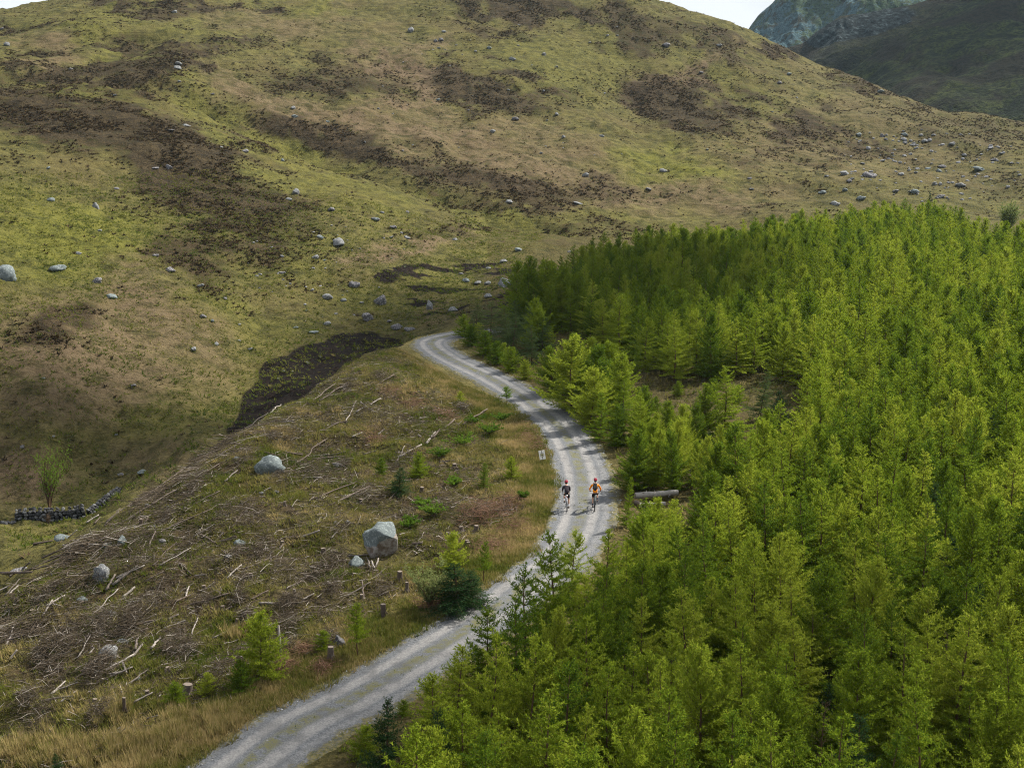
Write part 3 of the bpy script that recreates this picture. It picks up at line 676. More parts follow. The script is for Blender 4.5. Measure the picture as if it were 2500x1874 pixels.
# -- single trees the photo lets one point at
by_px(BUSHY[0], 640, 1655, 1492, .95, label='bushy bright green larch beside the grey post on the felled slope')
by_px(BUSHY[1], 590, 1690, 1610, 1.1, label='low green larch bush at the foot of the bushy larch by the grey post')
by_px(STEM[0], 872, 1602, 1468, 1.1, label='small bright larch with bare lower stem on the verge, right of the mossy boulder')
by_px(SPRUCE[0], 1110, 1490, 1372, 2.7, label='broad dense dark green spruce on the verge just left of the track')
by_px(SPRUCE[1], 1150, 1478, 1390, 2.6, label='lower dark spruce touching the broad one, nearest the track edge')
by_px(STEM[0], 1180, 1425, 1318, .9, label='thin pale larch with bare stem right behind the dark verge spruce')
by_px(BUSHY[2], 1108, 1390, 1300, 1.0, label='yellow green larch rising behind the dark verge spruce')
by_px(SPRUCE[1], 975, 1205, 1140, 1.9, label='low spreading dark spruce on the felled slope above the big boulder')
by_px(BUSHY[1], 1025, 1165, 1105, 1.0, label='green larch top standing over the low spreading spruce')
by_px(BUSHY[0], 930, 1160, 1118, 1.0, label='small larch bush left of the low spreading spruce')
by_px(LARCH[0], 1182, 1190, 1128, 1.3, label='little green larch on the bank left of the dark jersey rider')
by_px(BUSHY[2], 1250, 1170, 1115, 1.0, label='round green bush on the bank below the trail sign')
by_px(STEM[1], 1236, 990, 944, 1.2, label='lone sapling with clear stem at the outer edge of the bend')
by_px(BUSHY[1], 1126, 985, 955, 1.1, label='tiny dark conifer in the straw grass left of the lone sapling')
by_px(BUSHY[0], 430, 1715, 1660, 1.3, label='low green conifer bush in the grass below the felled slope, left of two')
by_px(BUSHY[2], 505, 1695, 1640, 1.2, label='low green conifer bush in the grass below the felled slope, right of two')
by_px(SPRUCE[1], 140, 1885, 1832, 1.3, label='small dark spruce at the bottom left corner of the picture')
by_px(BUSHY[1], 790, 1590, 1535, 1.2, label='dull green bush around the mossy boulder on the verge')
by_px(SPRUCE[1], 940, 1925, 1690, .95, label='pointed dark spruce beside the track at the bottom edge')
by_px(BUSHY[0], 890, 1850, 1765, 1.3, label='low olive green larch bush left of the pointed dark spruce')
by_px(BUSHY[1], 985, 1745, 1705, 1.3, label='small green bush on the bare bank right of the track, lower middle')
by_px(LARCH[2], 1395, 1470, 1290, .9, label='slim larch whose dark tip stands against the pale track below the cyclists')
by_px(LARCH[0], 1528, 1285, 1165, .62, label='small bright larch right behind the orange jacketed rider')
by_px(SPRUCE[0], 1345, 1620, 1480, .9, label='dark spruce half hidden among larches beside the track')
for i, (px, py, tp, w) in enumerate([(1275,1728,1385,1.2),(1195,1745,1470,1.25),(1118,1810,1565,1.2),(1065,1880,1640,1.2),(1352,1652,1300,1.0)]):
    by_px(LARCH[(3, 0, 5, 2, 1)[i]], px, py, tp, w, label=['full green larch hiding the right half of the track at its narrowest', 'larch at the very edge of the track, left of the tall one that hides it', 'larch on the track bank, third from the pointed dark spruce', 'larch on the track bank nearest the pointed dark spruce', 'slender larch whose tip reaches up to the track below the riders'][i])
# right of the track beyond the riders
for i, (px, py, tp, w, k) in enumerate([(1465,1078,960,1.2,0),(1440,1045,905,1.45,4),(1392,1005,830,1.5,1),(1450,995,850,1.5,2),(1510,1020,870,1.4,5),(1348,962,850,1.5,6),(1402,950,822,1.4,3),(1480,960,840,1.5,7),(1440,940,830,1.4,0)]):
    by_px(LARCH[0] if i == 0 else ROUND[k % 3], px, py, tp, w * .92, label=['small yellow green larch at the near foot of the clump by the bend', 'larch at the near right of the clump on the inside of the bend', 'leftmost full height larch of the clump on the inside of the bend', 'larch in the heart of the clump on the inside of the bend', 'rightmost near larch of the clump on the inside of the bend', 'low larch at the track side of the clump by the bend', 'larch at the rear left of the clump by the bend', 'larch at the rear right of the clump by the bend', 'larch at the very back of the clump by the bend'][i], group='larch clump on the inside of the bend')
for i, (px, py, tp) in enumerate([(1150,845,795),(1185,868,812),(1215,890,835),(1250,908,850),(1285,925,880),(1135,822,770),(1170,830,790),(1232,880,838)]):
    by_px(BUSHY[i % 3], px, py, tp, 1.25, label='low yellow green larch bush lining the inner edge of the far bend', cat='bush', group='larch bushes along the inner edge of the far bend')
for i, (px, py, tp) in enumerate([(1200,838,738),(1252,868,765),(1298,890,795),(1165,812,745),(1235,835,750),(1292,838,748),(1325,856,770),(1262,812,735)]):
    by_px(GREYS[i % 2], px, py, tp, 1.45, label='dull grey green conifer in the dark clump behind the far bend', group='grey green conifers behind the far bend')
for i, (px, py, tp) in enumerate([(1290,800,640),(1338,806,648),(1262,775,645),(1318,852,735),(1372,800,660)]):
    by_px(ROUND[i % 3], px, py, tp, 1.15, label=['tall dark green larch at the left corner of the far plantation', 'second tall larch from the left corner of the far plantation', 'larch at the very left tip of the far plantation', 'larch before the left corner of the far plantation, behind the grey clump', 'third tall larch from the left corner of the far plantation'][i], group='larches at the left corner of the far plantation')
by_px(LARCH[4], 1770, 1075, 900, 1.25, label='bright yellow green larch in the clearing, taller of the pair')
by_px(ROUND[0], 1715, 1088, 945, 1.1, label='bright yellow green larch in the clearing, lower and broader of the pair')
by_px(GREYS[0], 1855, 1030, 905, 1.0, label='pale grey green conifer right of the bright pair in the clearing')
by_px(SPRUCE[1], 1905, 1075, 950, 1.2, label='dark blue green spruce at the right side of the clearing')
by_px(LARCH[5], 1680, 1080, 990, 1.2, label='dusky larch at the left foot of the bright pair in the clearing')
for i, (px, py, tp, lb) in enumerate([(1600,1005,968,'small round larch bush alone on the grass of the clearing, left part'), (1640,1035,1000,'low green bush in the clearing before the grassy slope'), (1562,980,945,'small bush at the left end of the clearing beside the road clump'), (1838,1092,1050,'low bright bush at the lower right of the clearing'), (1880,1050,1005,'small conifer between the grey green tree and the blue spruce'), (1655,965,930,'dull bush at the back of the clearing'), (1740,975,925,'little larch at the back of the clearing under the dark trees'), (1800,985,940,'small pale larch at the back right of the clearing')]):
    by_px(BUSHY[i % 3], px, py, tp, 1.1, label=lb, cat='bush')
by_px(DEADT[0], 1895, 780, 690, 1.0, label='brown dead conifer standing in the middle of the plantation', name='dead_larch')
by_px(DEADT[0], 2370, 1330, 1205, .9, label='brown dead larch top in the plantation at the right edge', name='dead_larch')
by_px(LARCH[1], 1550, 925, 835, .45, label='thin upright birch like sapling before the dark trees')
by_px(SPRUCE[0], 2268, 520, 470, .8, label='lone tall conifer standing above the far edge of the plantation')
by_px(GREYS[1], 2160, 232, 212, .9, label='small tree on the rocky right shoulder of the hill')

# -- the plantation
F1 = [(1000,2050),(1070,1900),(1140,1800),(1230,1730),(1320,1640),(1410,1560),(1520,1480),(1570,1400),(1590,1320),(1640,1275),(1760,1262),(1850,1205),(1925,1150),(1985,1090),(2000,1000),(3100,1000),(3100,2200),(900,2200)]
F2 = [(1270,800),(1285,745),(1380,705),(1440,678),(1500,656),(1700,625),(2000,592),(2150,572),(2290,580),(2330,600),(2400,640),(3100,640),(3100,1000),(2000,1000),(1930,950),(1830,930),(1730,940),(1600,935),(1480,860),(1400,815)]
F3 = [(1545,1190),(1560,1110),(1600,1080),(1680,1090),(1740,1140),(1800,1165),(1720,1215),(1600,1185)]
F4 = [(1500,1085),(1520,1020),(1580,1060),(1560,1100)]
cand = []
def fill(poly, spacing, tries, h0, h1):
    w = np.array([on_z(a, b, .3) for a, b in poly]); lo, hi = w.min(0), w.max(0)
    g = np.random.default_rng(len(poly)); n = 0
    grid = {}
    for x, y in g.uniform(lo, hi, (tries, 2)):
        if not inpoly(np.array([x]), np.array([y]), w)[0]: continue
        z = float(hz(x, y)); px, py = project(x, y, z + 2.0)
        if px > 2500 + 520 or px < -80 or py > 1874 + 200: continue
        sp = spacing * (.8 + .4 * g.random()) * (1.12 if y > 90 else 1)
        ix, iy = int(x // 3), int(y // 3); ok = True
        for a in range(ix - 1, ix + 2):
            for b in range(iy - 1, iy + 2):
                for (u, v) in grid.get((a, b), ()):
                    if (u - x) ** 2 + (v - y) ** 2 < sp * sp: ok = False
        if not ok or not free(x, y, .5): continue
        grid.setdefault((ix, iy), []).append((x, y)); cand.append((x, y, z, h0 + (h1 - h0) * g.random() ** .8)); n += 1
    return n
fill(F3, 1.9, 3000, 2.6, 3.8); fill(F4, 1.9, 1500, 2.4, 3.6)
n1_ = fill(F1, 1.62, 26000, 3.8, 5.6); n2_ = fill(F2, 1.95, 60000, 4.1, 5.6)
cand.sort(key=lambda q: math.hypot(q[0], q[1]) + (1000 if project(q[0], q[1], q[2] + 2)[0] > 2540 else 0))
print('plantation trees', len(cand), n1_, n2_)
NEAR = 296
_f3 = np.array([on_z(a, b, .3) for a, b in F3])
def i_f3(x, y): return bool(inpoly(np.array([x]), np.array([y]), _f3)[0])
lab_n = {}
def plant_label(px, py, H, wide):
    size = 'tall' if H > 5.15 else ('short' if H < 4.4 else ('broad' if wide > 1.05 else ('slim' if wide < .92 else 'middling')))
    if py > 1760: row = 'at the bottom edge of the picture'
    elif py > 1620: row = 'in the second row from the bottom edge'
    elif py > 1480: row = 'in the thick of the foreground stand'
    elif py > 1340: row = 'level with the narrow part of the track'
    elif py > 1210: row = 'level with the wheels of the bicycles'
    elif py > 1090: row = 'level with the trail sign'
    elif py > 1000: row = 'level with the clearing'
    elif py > 900: row = 'level with the lone sapling on the bend'
    elif py > 800: row = 'level with the far bend'
    else: row = 'near the far side of the plantation'
    zones = [(1180, 'left of the riders, by the track'), (1300, 'by the narrow of the track'), (1400, 'below the dark jersey rider'), (1500, 'below the orange jacketed rider'), (1580, 'just right of the riders'),
             (1660, 'under the left log end' if py > 1250 else 'left of the clearing'), (1740, 'under the right log end' if py > 1250 else 'left of the bright pair'), (1830, 'under the bright pair' if py > 1080 else 'behind the bright pair'),
             (1920, 'below the clearing' if py > 1080 else 'at the clearing edge'), (2010, 'right of the clearing'), (2100, 'well right of the clearing'), (2200, 'under the scree'), (2300, 'right of the scree'), (2400, 'near the right edge'), (9999, 'at the right edge')]
    col = next(b for a, b in zones if px < a)
    l = '%s larch %s, %s' % (size, col, row)
    return ' '.join(l.split()[:16])
for i, (x, y, z, H) in enumerate(cand[:NEAR]):
    k = (LARCH + ROUND)[int(rng.integers(13))]
    px, py = project(x, y, z)
    if 1505 < px < 1725 and 1225 < py < 1500:                 # low trees in front of the bleached log
        H = min(H, (py - 1214) / ppm((x, y, z)))
        if H < 1.0: continue
    wide = float(rng.uniform(.82, 1.16))
    l, gname = plant_label(px, py, H, wide), 'young larches of the plantation'
    if rng.random() < .045: k = SPRUCE[int(rng.integers(2))]; l = l.replace('larch', 'dark spruce'); H *= .75
    elif rng.random() < .03: k = DEADT[0]; l = l.replace('larch', 'brown larch'); H *= .8
    if i_f3(x, y) and k in LARCH: k = ROUND[i % 3]
    add_tree(k, (x, y, z), H, wide=wide, label=' '.join(l.split()[:16]), group=gname)
# the rest, farther back, as one wood: geometry-node instances of the same trees
def joined(tr):
    nm, m1, m2, m3, h0 = tr
    bm = bmesh.new(); parts = []
    v, f, mi, ti = [], [], [], []
    me = bpy.data.meshes.new('far_larch'); b = 0; lp = []; st = []
    co = []; fi = []; ls = []; k = 0
    for j, m in enumerate((m1, m2, m3)):
        a = np.empty(len(m.vertices) * 3, np.float32); m.vertices.foreach_get('co', a); co.append(a.reshape(-1, 3))
        q = np.empty(len(m.loops), np.int32); m.loops.foreach_get('vertex_index', q); lp.append(q + b)
        s_ = np.empty(len(m.polygons), np.int32); m.polygons.foreach_get('loop_start', s_); ls.append(s_ + k)
        mi.append(np.full(len(m.polygons), 0 if j < 2 else 1, np.int32)); b += len(m.vertices); k += len(m.loops)
        tt_ = np.zeros(len(m.vertices), np.float32)
        if j == 2: m.attributes['tint'].data.foreach_get('value', tt_)
        ti.append(tt_)
    co = np.concatenate(co); lp = np.concatenate(lp); ls = np.concatenate(ls)
    me.vertices.add(len(co)); me.vertices.foreach_set('co', co.ravel()); me.loops.add(len(lp)); me.loops.foreach_set('vertex_index', lp)
    me.polygons.add(len(ls)); me.polygons.foreach_set('loop_start', ls); me.polygons.foreach_set('material_index', np.concatenate(mi))
    a = me.attributes.new('tint', 'FLOAT', 'POINT'); a.data.foreach_set('value', np.concatenate(ti)); me.update(calc_edges=True)
    me.materials.append(M_BARK); me.materials.append(m3.materials[0])
    return me
def scatter(name, pts, scl, rot, meshes, label):
    """one object: points carrying size and turn, each an instance of one of the meshes"""
    src = bpy.data.collections.new(name + '_sources')
    for k, m in enumerate(meshes): src.objects.link(bpy.data.objects.new('source_%02d' % k, m))
    me = bpy.data.meshes.new(name); me.vertices.add(len(pts)); me.vertices.foreach_set('co', np.asarray(pts, np.float32).ravel())
    a = me.attributes.new('size', 'FLOAT_VECTOR', 'POINT'); a.data.foreach_set('vector', np.asarray(scl, np.float32).ravel())
    a = me.attributes.new('turn', 'FLOAT', 'POINT'); a.data.foreach_set('value', np.asarray(rot, np.float32).ravel()); me.update()
    ng = bpy.data.node_groups.new(name, 'GeometryNodeTree')
    ng.interface.new_socket('Geometry', in_out='INPUT', socket_type='NodeSocketGeometry'); ng.interface.new_socket('Geometry', in_out='OUTPUT', socket_type='NodeSocketGeometry')
    N, L = ng.nodes, ng.links
    gi, go = N.new('NodeGroupInput'), N.new('NodeGroupOutput'); ip = N.new('GeometryNodeInstanceOnPoints'); ci = N.new('GeometryNodeCollectionInfo')
    ci.inputs['Collection'].default_value = src; ci.inputs['Separate Children'].default_value = True; ci.inputs['Reset Children'].default_value = True
    a1 = N.new('GeometryNodeInputNamedAttribute'); a1.data_type = 'FLOAT_VECTOR'; a1.inputs['Name'].default_value = 'size'
    a2 = N.new('GeometryNodeInputNamedAttribute'); a2.data_type = 'FLOAT'; a2.inputs['Name'].default_value = 'turn'
    cx = N.new('ShaderNodeCombineXYZ'); rv = N.new('FunctionNodeRandomValue'); rv.data_type = 'INT'
    [s for s in rv.inputs if s.name == 'Min' and s.enabled][0].default_value = 0
    [s for s in rv.inputs if s.name == 'Max' and s.enabled][0].default_value = len(meshes) - 1
    L.new(gi.outputs[0], ip.inputs['Points']); L.new(ci.outputs[0], ip.inputs['Instance']); ip.inputs['Pick Instance'].default_value = True
    L.new([s for s in rv.outputs if s.enabled][0], ip.inputs['Instance Index'])
    L.new(a2.outputs[0], cx.inputs['Z']); L.new(cx.outputs[0], ip.inputs['Rotation']); L.new(a1.outputs[0], ip.inputs['Scale'])
    L.new(ip.outputs[0], go.inputs[0])
    o = bpy.data.objects.new(name, me); COL.objects.link(o); md = o.modifiers.new('scatter', 'NODES'); md.node_group = ng
    return tag(o, label, kind='stuff')
rest = cand[NEAR:]
if rest:
    P = np.array([(x, y, z - .05) for x, y, z, H in rest]); Hs = np.array([q[3] for q in rest]) / 5.0; ww = Hs * rng.uniform(.85, 1.2, len(rest))
    scatter('larch_plantation', P, np.stack([ww, ww, Hs], -1), rng.uniform(0, 6.28, len(rest)), [joined(q) for q in LARCH + ROUND], 'far part of the young larch plantation at the foot of the hill')
# ------------------------------------------------------------------ boulders
def rock_mesh(seed, flat=.75, sub=3, cut=5, facet=False):
    g = np.random.default_rng(seed); bm = bmesh.new(); bmesh.ops.create_icosphere(bm, subdivisions=sub, radius=1.0)
    v = np.array([q.co[:] for q in bm.verts])
    for k in range(cut):                                       # broken faces
        n = g.normal(size=3); n /= np.linalg.norm(n); d = .55 + .28 * g.random()
        s = v @ n; over = np.maximum(0, s - d); v -= n * (over * .92)[:, None]
    for k, (sc_, am) in enumerate(((1.6, .26), (3.7, .15), (8., .08))):
        nn = fbm(v[:, 0] * sc_ + v[:, 2] * 1.7 * sc_ + seed, v[:, 1] * sc_ - v[:, 2] * sc_, seed + k, 2) - .5
        v *= (1 + am * 2 * nn)[:, None]
    v[:, 2] *= flat
    for q, c in zip(bm.verts, v): q.co = c
    me = bpy.data.meshes.new('boulder'); bm.to_mesh(me); bm.free()
    me.polygons.foreach_set('use_smooth', [not facet] * len(me.polygons)); me.update()
    return me
ROCKM = {m.name: [rock_mesh(200 + i, (.62, .8, .7, .9, .55, .75)[i], 3, 4 + i % 3, facet=False) for i in range(6)] for m in (M_ROCK, M_ROCKB, M_ROCKD)}
for m in (M_ROCK, M_ROCKB, M_ROCKD):
    for q in ROCKM[m.name]: q.materials.append(m)
for m in (M_ROCK, M_ROCKB, M_ROCKD):
    ROCKM[m.name].append(rock_mesh(231, .88, 3, 1)); ROCKM[m.name][6].materials.append(m)
SMALL = [rock_mesh(300 + i, (.6, .8, .7)[i], 2, 4, facet=True) for i in range(3)]
M_SCREE = rockmat('pale scree', (.11, .11, .113), (.22, .22, .225), (.32, .32, .32))
for q in SMALL: q.materials.append(M_SCREE)
LAND = [(20,660,'the big rounded boulder at the left edge'),(142,650,'the long leaning boulder on the green'),(417,654,'the smooth boulder below the heather'),(928,726,'the dark split boulder above the peat'),(1048,740,'the upright pale boulder on the black ground'),
 (1236,685,'the large boulder by the dark trees'),(700,940,'the black peat bank'),(434,163,'the perched boulders on the upper hill'),(1002,71,'the squat boulder near the skyline'),(2123,424,'the slab in the scree'),(1619,412,'the rock in the bright green patch'),
 (1430,425,'the grey block on the brown slope'),(640,280,'the pale ridge'),(931,1270,'the big broken boulder on the felled slope'),(659,1110,'the blue grey egg shaped boulder'),(268,1585,'the pale humped boulder'),(247,1360,'the tall leaning boulder'),
 (640,1570,'the bushy larch'),(687,1540,'the grey post'),(130,1180,'the bare shrub'),(1325,1110,'the trail sign'),(1000,720,'the hidden bend'),(120,1255,'the dry stone wall'),(430,320,'the ridge outcrop'),(2389,409,'the rock pile at the right edge'),
 (730,1560,'the small bright larch on the verge'),(1128,1420,'the dark verge spruce'),(300,1770,'the flat slab in the straw grass'),(975,1170,'the low spreading spruce'),(1627,108,'the dark capped boulder near the ridge'),(1251,139,'the pointed pale boulder high on the hill'),
 (80,1390,'the left end of the brash bank'),(830,1000,'the twig heap under the bend'),(450,1480,'the brown log in the middle of the brash'),(140,300,'the dark heather at the left edge'),(2250,330,'the scree shoulder'),(1300,490,'the brown hollow at the hill foot')]
seen_labels = {}
def place_words(px, py):
    b = min(LAND, key=lambda q: (q[0] - px) ** 2 + 1.6 * (q[1] - py) ** 2)
    dx, dy = px - b[0], py - b[1]; d = math.hypot(dx, dy)
    if abs(dx) > 1.7 * abs(dy): w = 'right of' if dx > 0 else 'left of'
    elif abs(dy) > 1.7 * abs(dx): w = 'below' if dy > 0 else 'above'
    else: w = ('lower ' if dy > 0 else 'upper ') + ('right of' if dx > 0 else 'left of')
    r = 'close ' if d < 45 else ('' if d < 130 else 'well ')
    return r + w + ' ' + b[2]
def auto_tag(o, look, cat, px, py, fallback_group):
    l = look + ' ' + place_words(px, py)
    l = ' '.join(l.split()[:16])
    k = seen_labels.get(l, 0); seen_labels[l] = k + 1
    return tag(o, l, cat, fallback_group)
def stand(me, p, sx, sy, szz, sink=.27, rz=None, tilt=.12, name='boulder'):
    rz = random.uniform(0, 6.28) if rz is None else rz
    o = link(name, me, None, None, (p.x, p.y, p.z + szz * (1 - 2 * sink) * .5), (random.gauss(0, tilt), random.gauss(0, tilt), rz), (sx, sy, szz))
    placed.append((p.x, p.y, max(sx, sy) * .8)); return o
def boulder(px, py, w, h=None, mat=M_ROCK, look='grey boulder', label=None, k=None, rz=None, tilt=.12):
    p = at(px, py); s = w / ppm(p) * .5; hh = (h or w * .65) / ppm(p) * .62
    me = ROCKM[mat.name][random.randrange(6) if k is None else k]
    o = stand(me, p, s * 1.05, s * random.uniform(.75, 1.0), hh, rz=rz, tilt=tilt)
    if label: tag(o, label, 'boulder')
    else: auto_tag(o, look, 'boulder', px, py, 'boulders strewn over the hillside')
    return o
NAMED = [(18,680,60,48,M_ROCKB,'big rounded grey boulder cut off by the left edge',6),(142,660,42,32,M_ROCKB,'long leaning blue grey boulder on the bright green grass',4),(238,690,26,20,M_ROCKD,'square dark boulder below the bright green grass',1),(273,726,34,17,M_ROCKB,'pale blue wedge boulder on the brown grass',4),
 (417,662,30,18,M_ROCKD,'smooth dark oval boulder below the heather tail',0),(234,508,18,19,M_ROCK,'upright pale block on the green slope, left',3),(124,490,19,14,M_ROCKB,'blue grey boulder high on the green slope, far left',2),
 (826,596,36,22,M_ROCK,'broad flat topped boulder on the bright slope',1),(865,698,30,23,M_ROCKD,'mottled black and white block on the bright slope',5),(799,727,36,25,M_ROCK,'wedge shaped brown grey boulder on the bright slope',4),(928,740,30,30,M_ROCKD,'dark split boulder above the black peat',3),
 (896,780,32,26,M_ROCKD,'dark leaning boulder in the grass above the track end',1),(969,803,28,24,M_ROCKD,'left one of two dark boulders above the far bend',2),(999,806,28,18,M_ROCKD,'right one of two dark boulders above the far bend',4),(1048,754,20,30,M_ROCK,'upright egg of pale rock on the black burnt ground',3),
 (1107,758,24,17,M_ROCK,'low grey boulder on the black burnt ground',0),(1236,698,36,28,M_ROCK,'large domed boulder against the dark trees',3),(1266,612,30,18,M_ROCKB,'blue tinted boulder above the left tip of the plantation',4),(1230,640,20,13,M_ROCK,'reddish grey boulder under the blue tinted one',0),
 (1255,676,11,13,M_ROCKB,'small upright stone behind the large domed boulder',3),(767,812,24,8,M_ROCKB,'turquoise flat stone on the rim of the peat',4),(434,168,22,13,M_ROCK,'lower of two stacked boulders on the upper hill',0),(434,158,20,11,M_ROCK,'upper of two stacked boulders on the upper hill',0),
 (1002,77,16,15,M_ROCK,'squat pale boulder near the skyline, upper middle',3),(1077,100,16,11,M_ROCKD,'right one of a dark boulder pair near the skyline',1),(1064,101,12,9,M_ROCKD,'left one of a dark boulder pair near the skyline',2),(1251,146,16,13,M_ROCK,'pointed pale boulder high on the middle of the hill',5),
 (1627,114,22,14,M_ROCKD,'dark capped boulder just under the right ridge',1),(1619,418,20,11,M_ROCK,'low grey rock in the bright green patch, right',0),(1430,430,19,13,M_ROCK,'grey block standing on the brown slope above the plantation',1),(1411,498,24,11,M_ROCK,'flat rock at the foot of the brown slope',4),
 (425,31,14,9,M_ROCK,'single pale boulder at the top of the hill, left',3),(419,320,20,9,M_ROCKD,'dark outcrop on the pale ridge',4),(455,308,22,9,M_ROCK,'pinkish outcrop right of the dark one on the ridge',0),
 (931,1352,82,88,M_ROCKB,None,1),(870,1380,52,42,M_ROCKB,'pale blue low boulder leaning on the big broken boulder',2),(659,1150,64,62,M_ROCKB,'blue grey egg shaped boulder at the top of the brash',6),(577,1122,22,15,M_ROCK,'small grey boulder left of the egg shaped one',0),
 (156,1318,46,28,M_ROCKB,'pale rounded boulder at the edge of the brash bank, near the wall',4),(297,1332,28,32,M_ROCKB,'upright blue grey boulder with a white cap in the brash',3),(247,1412,46,56,M_ROCK,'tall leaning grey boulder in the felled slope',6),(336,1476,54,22,M_ROCK,'long flat grey boulder in the middle of the brash',4),
 (275,1502,30,20,M_ROCK,'round topped boulder beside the thin white pole',0),(200,1468,30,18,M_ROCKB,'bluish low boulder below the brash heap',2),(268,1603,60,36,M_ROCK,'pale humped boulder, largest on the lower felled slope',6),(304,1570,34,22,M_ROCKB,'grey green slab above the pale humped boulder',4),
 (338,1662,20,18,M_ROCKB,'small cubic stone below the pale humped boulder',1),(300,1784,58,20,M_ROCK,'flat slab lying in the straw grass, bottom left',4),(829,1578,32,38,M_ROCKD,'mossy dark boulder on the verge beside the little larch',3),(728,1577,26,16,M_ROCK,'pale stone on the verge right of the grey post',0),(47,1395,44,22,M_ROCKD,'dark low boulder at the left end of the brash',4)]
for px, py, w, h, m, l, k in NAMED:
    if l is None:                                             # the big one: weathered cap over a rusty broken face
        p = at(px, py - 6); s = w / ppm(p) * .5
        e = empty('boulder', (p.x, p.y, p.z)); placed.append((p.x, p.y, 1.2))
        bm = bmesh.new(); bmesh.ops.create_cube(bm, size=2.0); bmesh.ops.subdivide_edges(bm, edges=bm.edges[:], cuts=15, use_grid_fill=True)
        v = np.array([q.co[:] for q in bm.verts]); sph = v / np.linalg.norm(v, axis=1)[:, None] * 1.25; v = v * .45 + sph * .55
        for nrm, dd in (((.6, -.3, .75), .98), ((-.75, -.55, .25), .86), ((.2, -.9, -.1), .92), ((-.5, .2, .85), 1.0), ((.9, .1, .1), .95)):
            nrm = np.array(nrm) / np.linalg.norm(nrm); v -= nrm * np.maximum(0, v @ nrm - dd)[:, None]
        nn = fbm(v[:, 0] * 1.5 + 5 + v[:, 2], v[:, 1] * 1.5 - v[:, 2], 901, 3) - .5; n2 = fbm(v[:, 0] * 4 + v[:, 2] * 2, v[:, 1] * 4 + v[:, 2] * 3, 905, 3) - .5
        v *= (1 + .20 * nn + .10 * n2)[:, None]; v[:, :2] *= (1 + .10 * sstep(.0, .8, v[:, 2]) - .10 * sstep(0, -.9, v[:, 2]))[:, None]
        for q, c_ in zip(bm.verts, v): q.co = c_
        me = bpy.data.meshes.new('rock'); bm.to_mesh(me); bm.free()
        t = NT('rusty broken rock'); o_ = t.obj(); n_ = t.noise(2.5, 5, .6, o_)
        M_RUST = t.bsdf(t.mix(t.rng(n_, .4, .6), (.13, .10, .075), (.27, .245, .22)), .9, t.bump(t.noise(7, 4, .6, o_), 1., .06))
        me.materials.append(M_ROCKB); me.materials.append(M_RUST)
        for pg in me.polygons:
            c_ = pg.center; pg.use_smooth = True
            pg.material_index = 1 if (c_.z < .28 + .35 * c_.x + .5 * (float(vnoise(c_.x * 2.5, c_.z * 2.5 + c_.y, 9)) - .5)) else 0
        link('rock', me, None, e, (0, 0, s * .66), (0, -.06, .15), (s * .93, s * .86, s * .90))
        tag(e, 'big broken boulder with smooth pale cap on a rusty base, felled slope', 'boulder')
    else: boulder(px, py, w, h, m, label=l, k=k, tilt=.3 if k == 6 else .12)
LESS = [(285,462,16),(193,620,16),(244,564,14),(380,626,17),(490,699,17),(549,729,12),(496,774,19),(517,785,11),(584,794,12),(325,944,15),(688,668,20),(781,582,18),(808,515,24),(722,472,20),(706,488,18),(627,591,11),(769,630,18),(791,636,10),(838,734,15),(799,792,18),(722,801,14),
 (527,842,14),(584,833,11),(472,854,14),(610,854,15),(380,412,18),(413,411,18),(118,412,13),(130,1067,10),(283,1062,10),(106,925,11),(918,537,22),(994,520,13),(932,520,12),(960,557,22),(779,579,18),(798,790,18),(1192,656,14),(1138,687,22),(1167,692,24),(1124,670,14),(1190,694,18),(1193,724,22),
 (838,733,16),(883,740,11),(1391,616,14),(1111,586,16),(955,580,14),(994,582,20),(950,786,15),(587,1330,30),(557,1365,26),(850,1276,20),(650,1340,12),(673,1203,18),(640,1206,18),(825,1140,26),(817,1278,14),(439,1592,22),(395,1328,24),(413,1242,22),(360,1236,18),(397,1276,20),(373,1288,18),(266,1336,30),(128,1406,20),
 (56,1094,17),(346,1155,22),(296,1162,18),(173,170,11),(5,72,11),(17,111,16),(438,200,9),(719,287,18),(715,265,14),(519,231,11),(598,371,18),(540,361,11),(690,394,13),(800,298,13),(280,234,11),(1194,119,13),(1084,79,14),(1328,135,15),(1359,164,9),(1484,88,9),(1507,88,9),(923,267,10),(1069,245,10),(1257,293,20),
 (1359,281,14),(1469,334,13),(1244,495,20),(1584,464,20),(1203,323,14),(1376,336,11),(1321,375,9),(917,538,20),(1756,113,14),(1712,178,15),(1902,204,16),(1927,182,13),(1946,240,9),(1885,274,11),(2149,226,20),(2007,147,20),(2096,331,14),(2155,334,14),(2208,330,17),(2258,346,18),(2322,354,18),(2062,426,24),(2123,430,32),
 (2018,431,13),(2073,443,15),(2300,408,18),(2265,413,15),(2292,419,14),(2389,416,30),(2345,454,28),(2297,481,22),(2231,470,24),(2187,469,20),(2062,466,16),(2102,486,24),(1830,437,13),(1834,462,14),(2039,500,24),(2007,472,22),(1727,367,11),(2444,376,17),(2427,393,20),(2282,451,17),(2199,427,15),(2235,422,14)]
LOOKS = [('grey boulder', M_ROCK), ('pale grey stone', M_ROCK), ('blue grey rock', M_ROCKB), ('dark mottled rock', M_ROCKD)]
for px, py, w in LESS:
    lk, m = random.choice(LOOKS); sz = 'small ' if w < 14 else ''
    boulder(px, py, w, w * random.uniform(.5, .8), m, sz + lk)
g_ = random.Random(5)
SCREE = [(2010,420),(2080,330),(2190,310),(2300,320),(2480,340),(2500,480),(2250,495),(2120,470)]
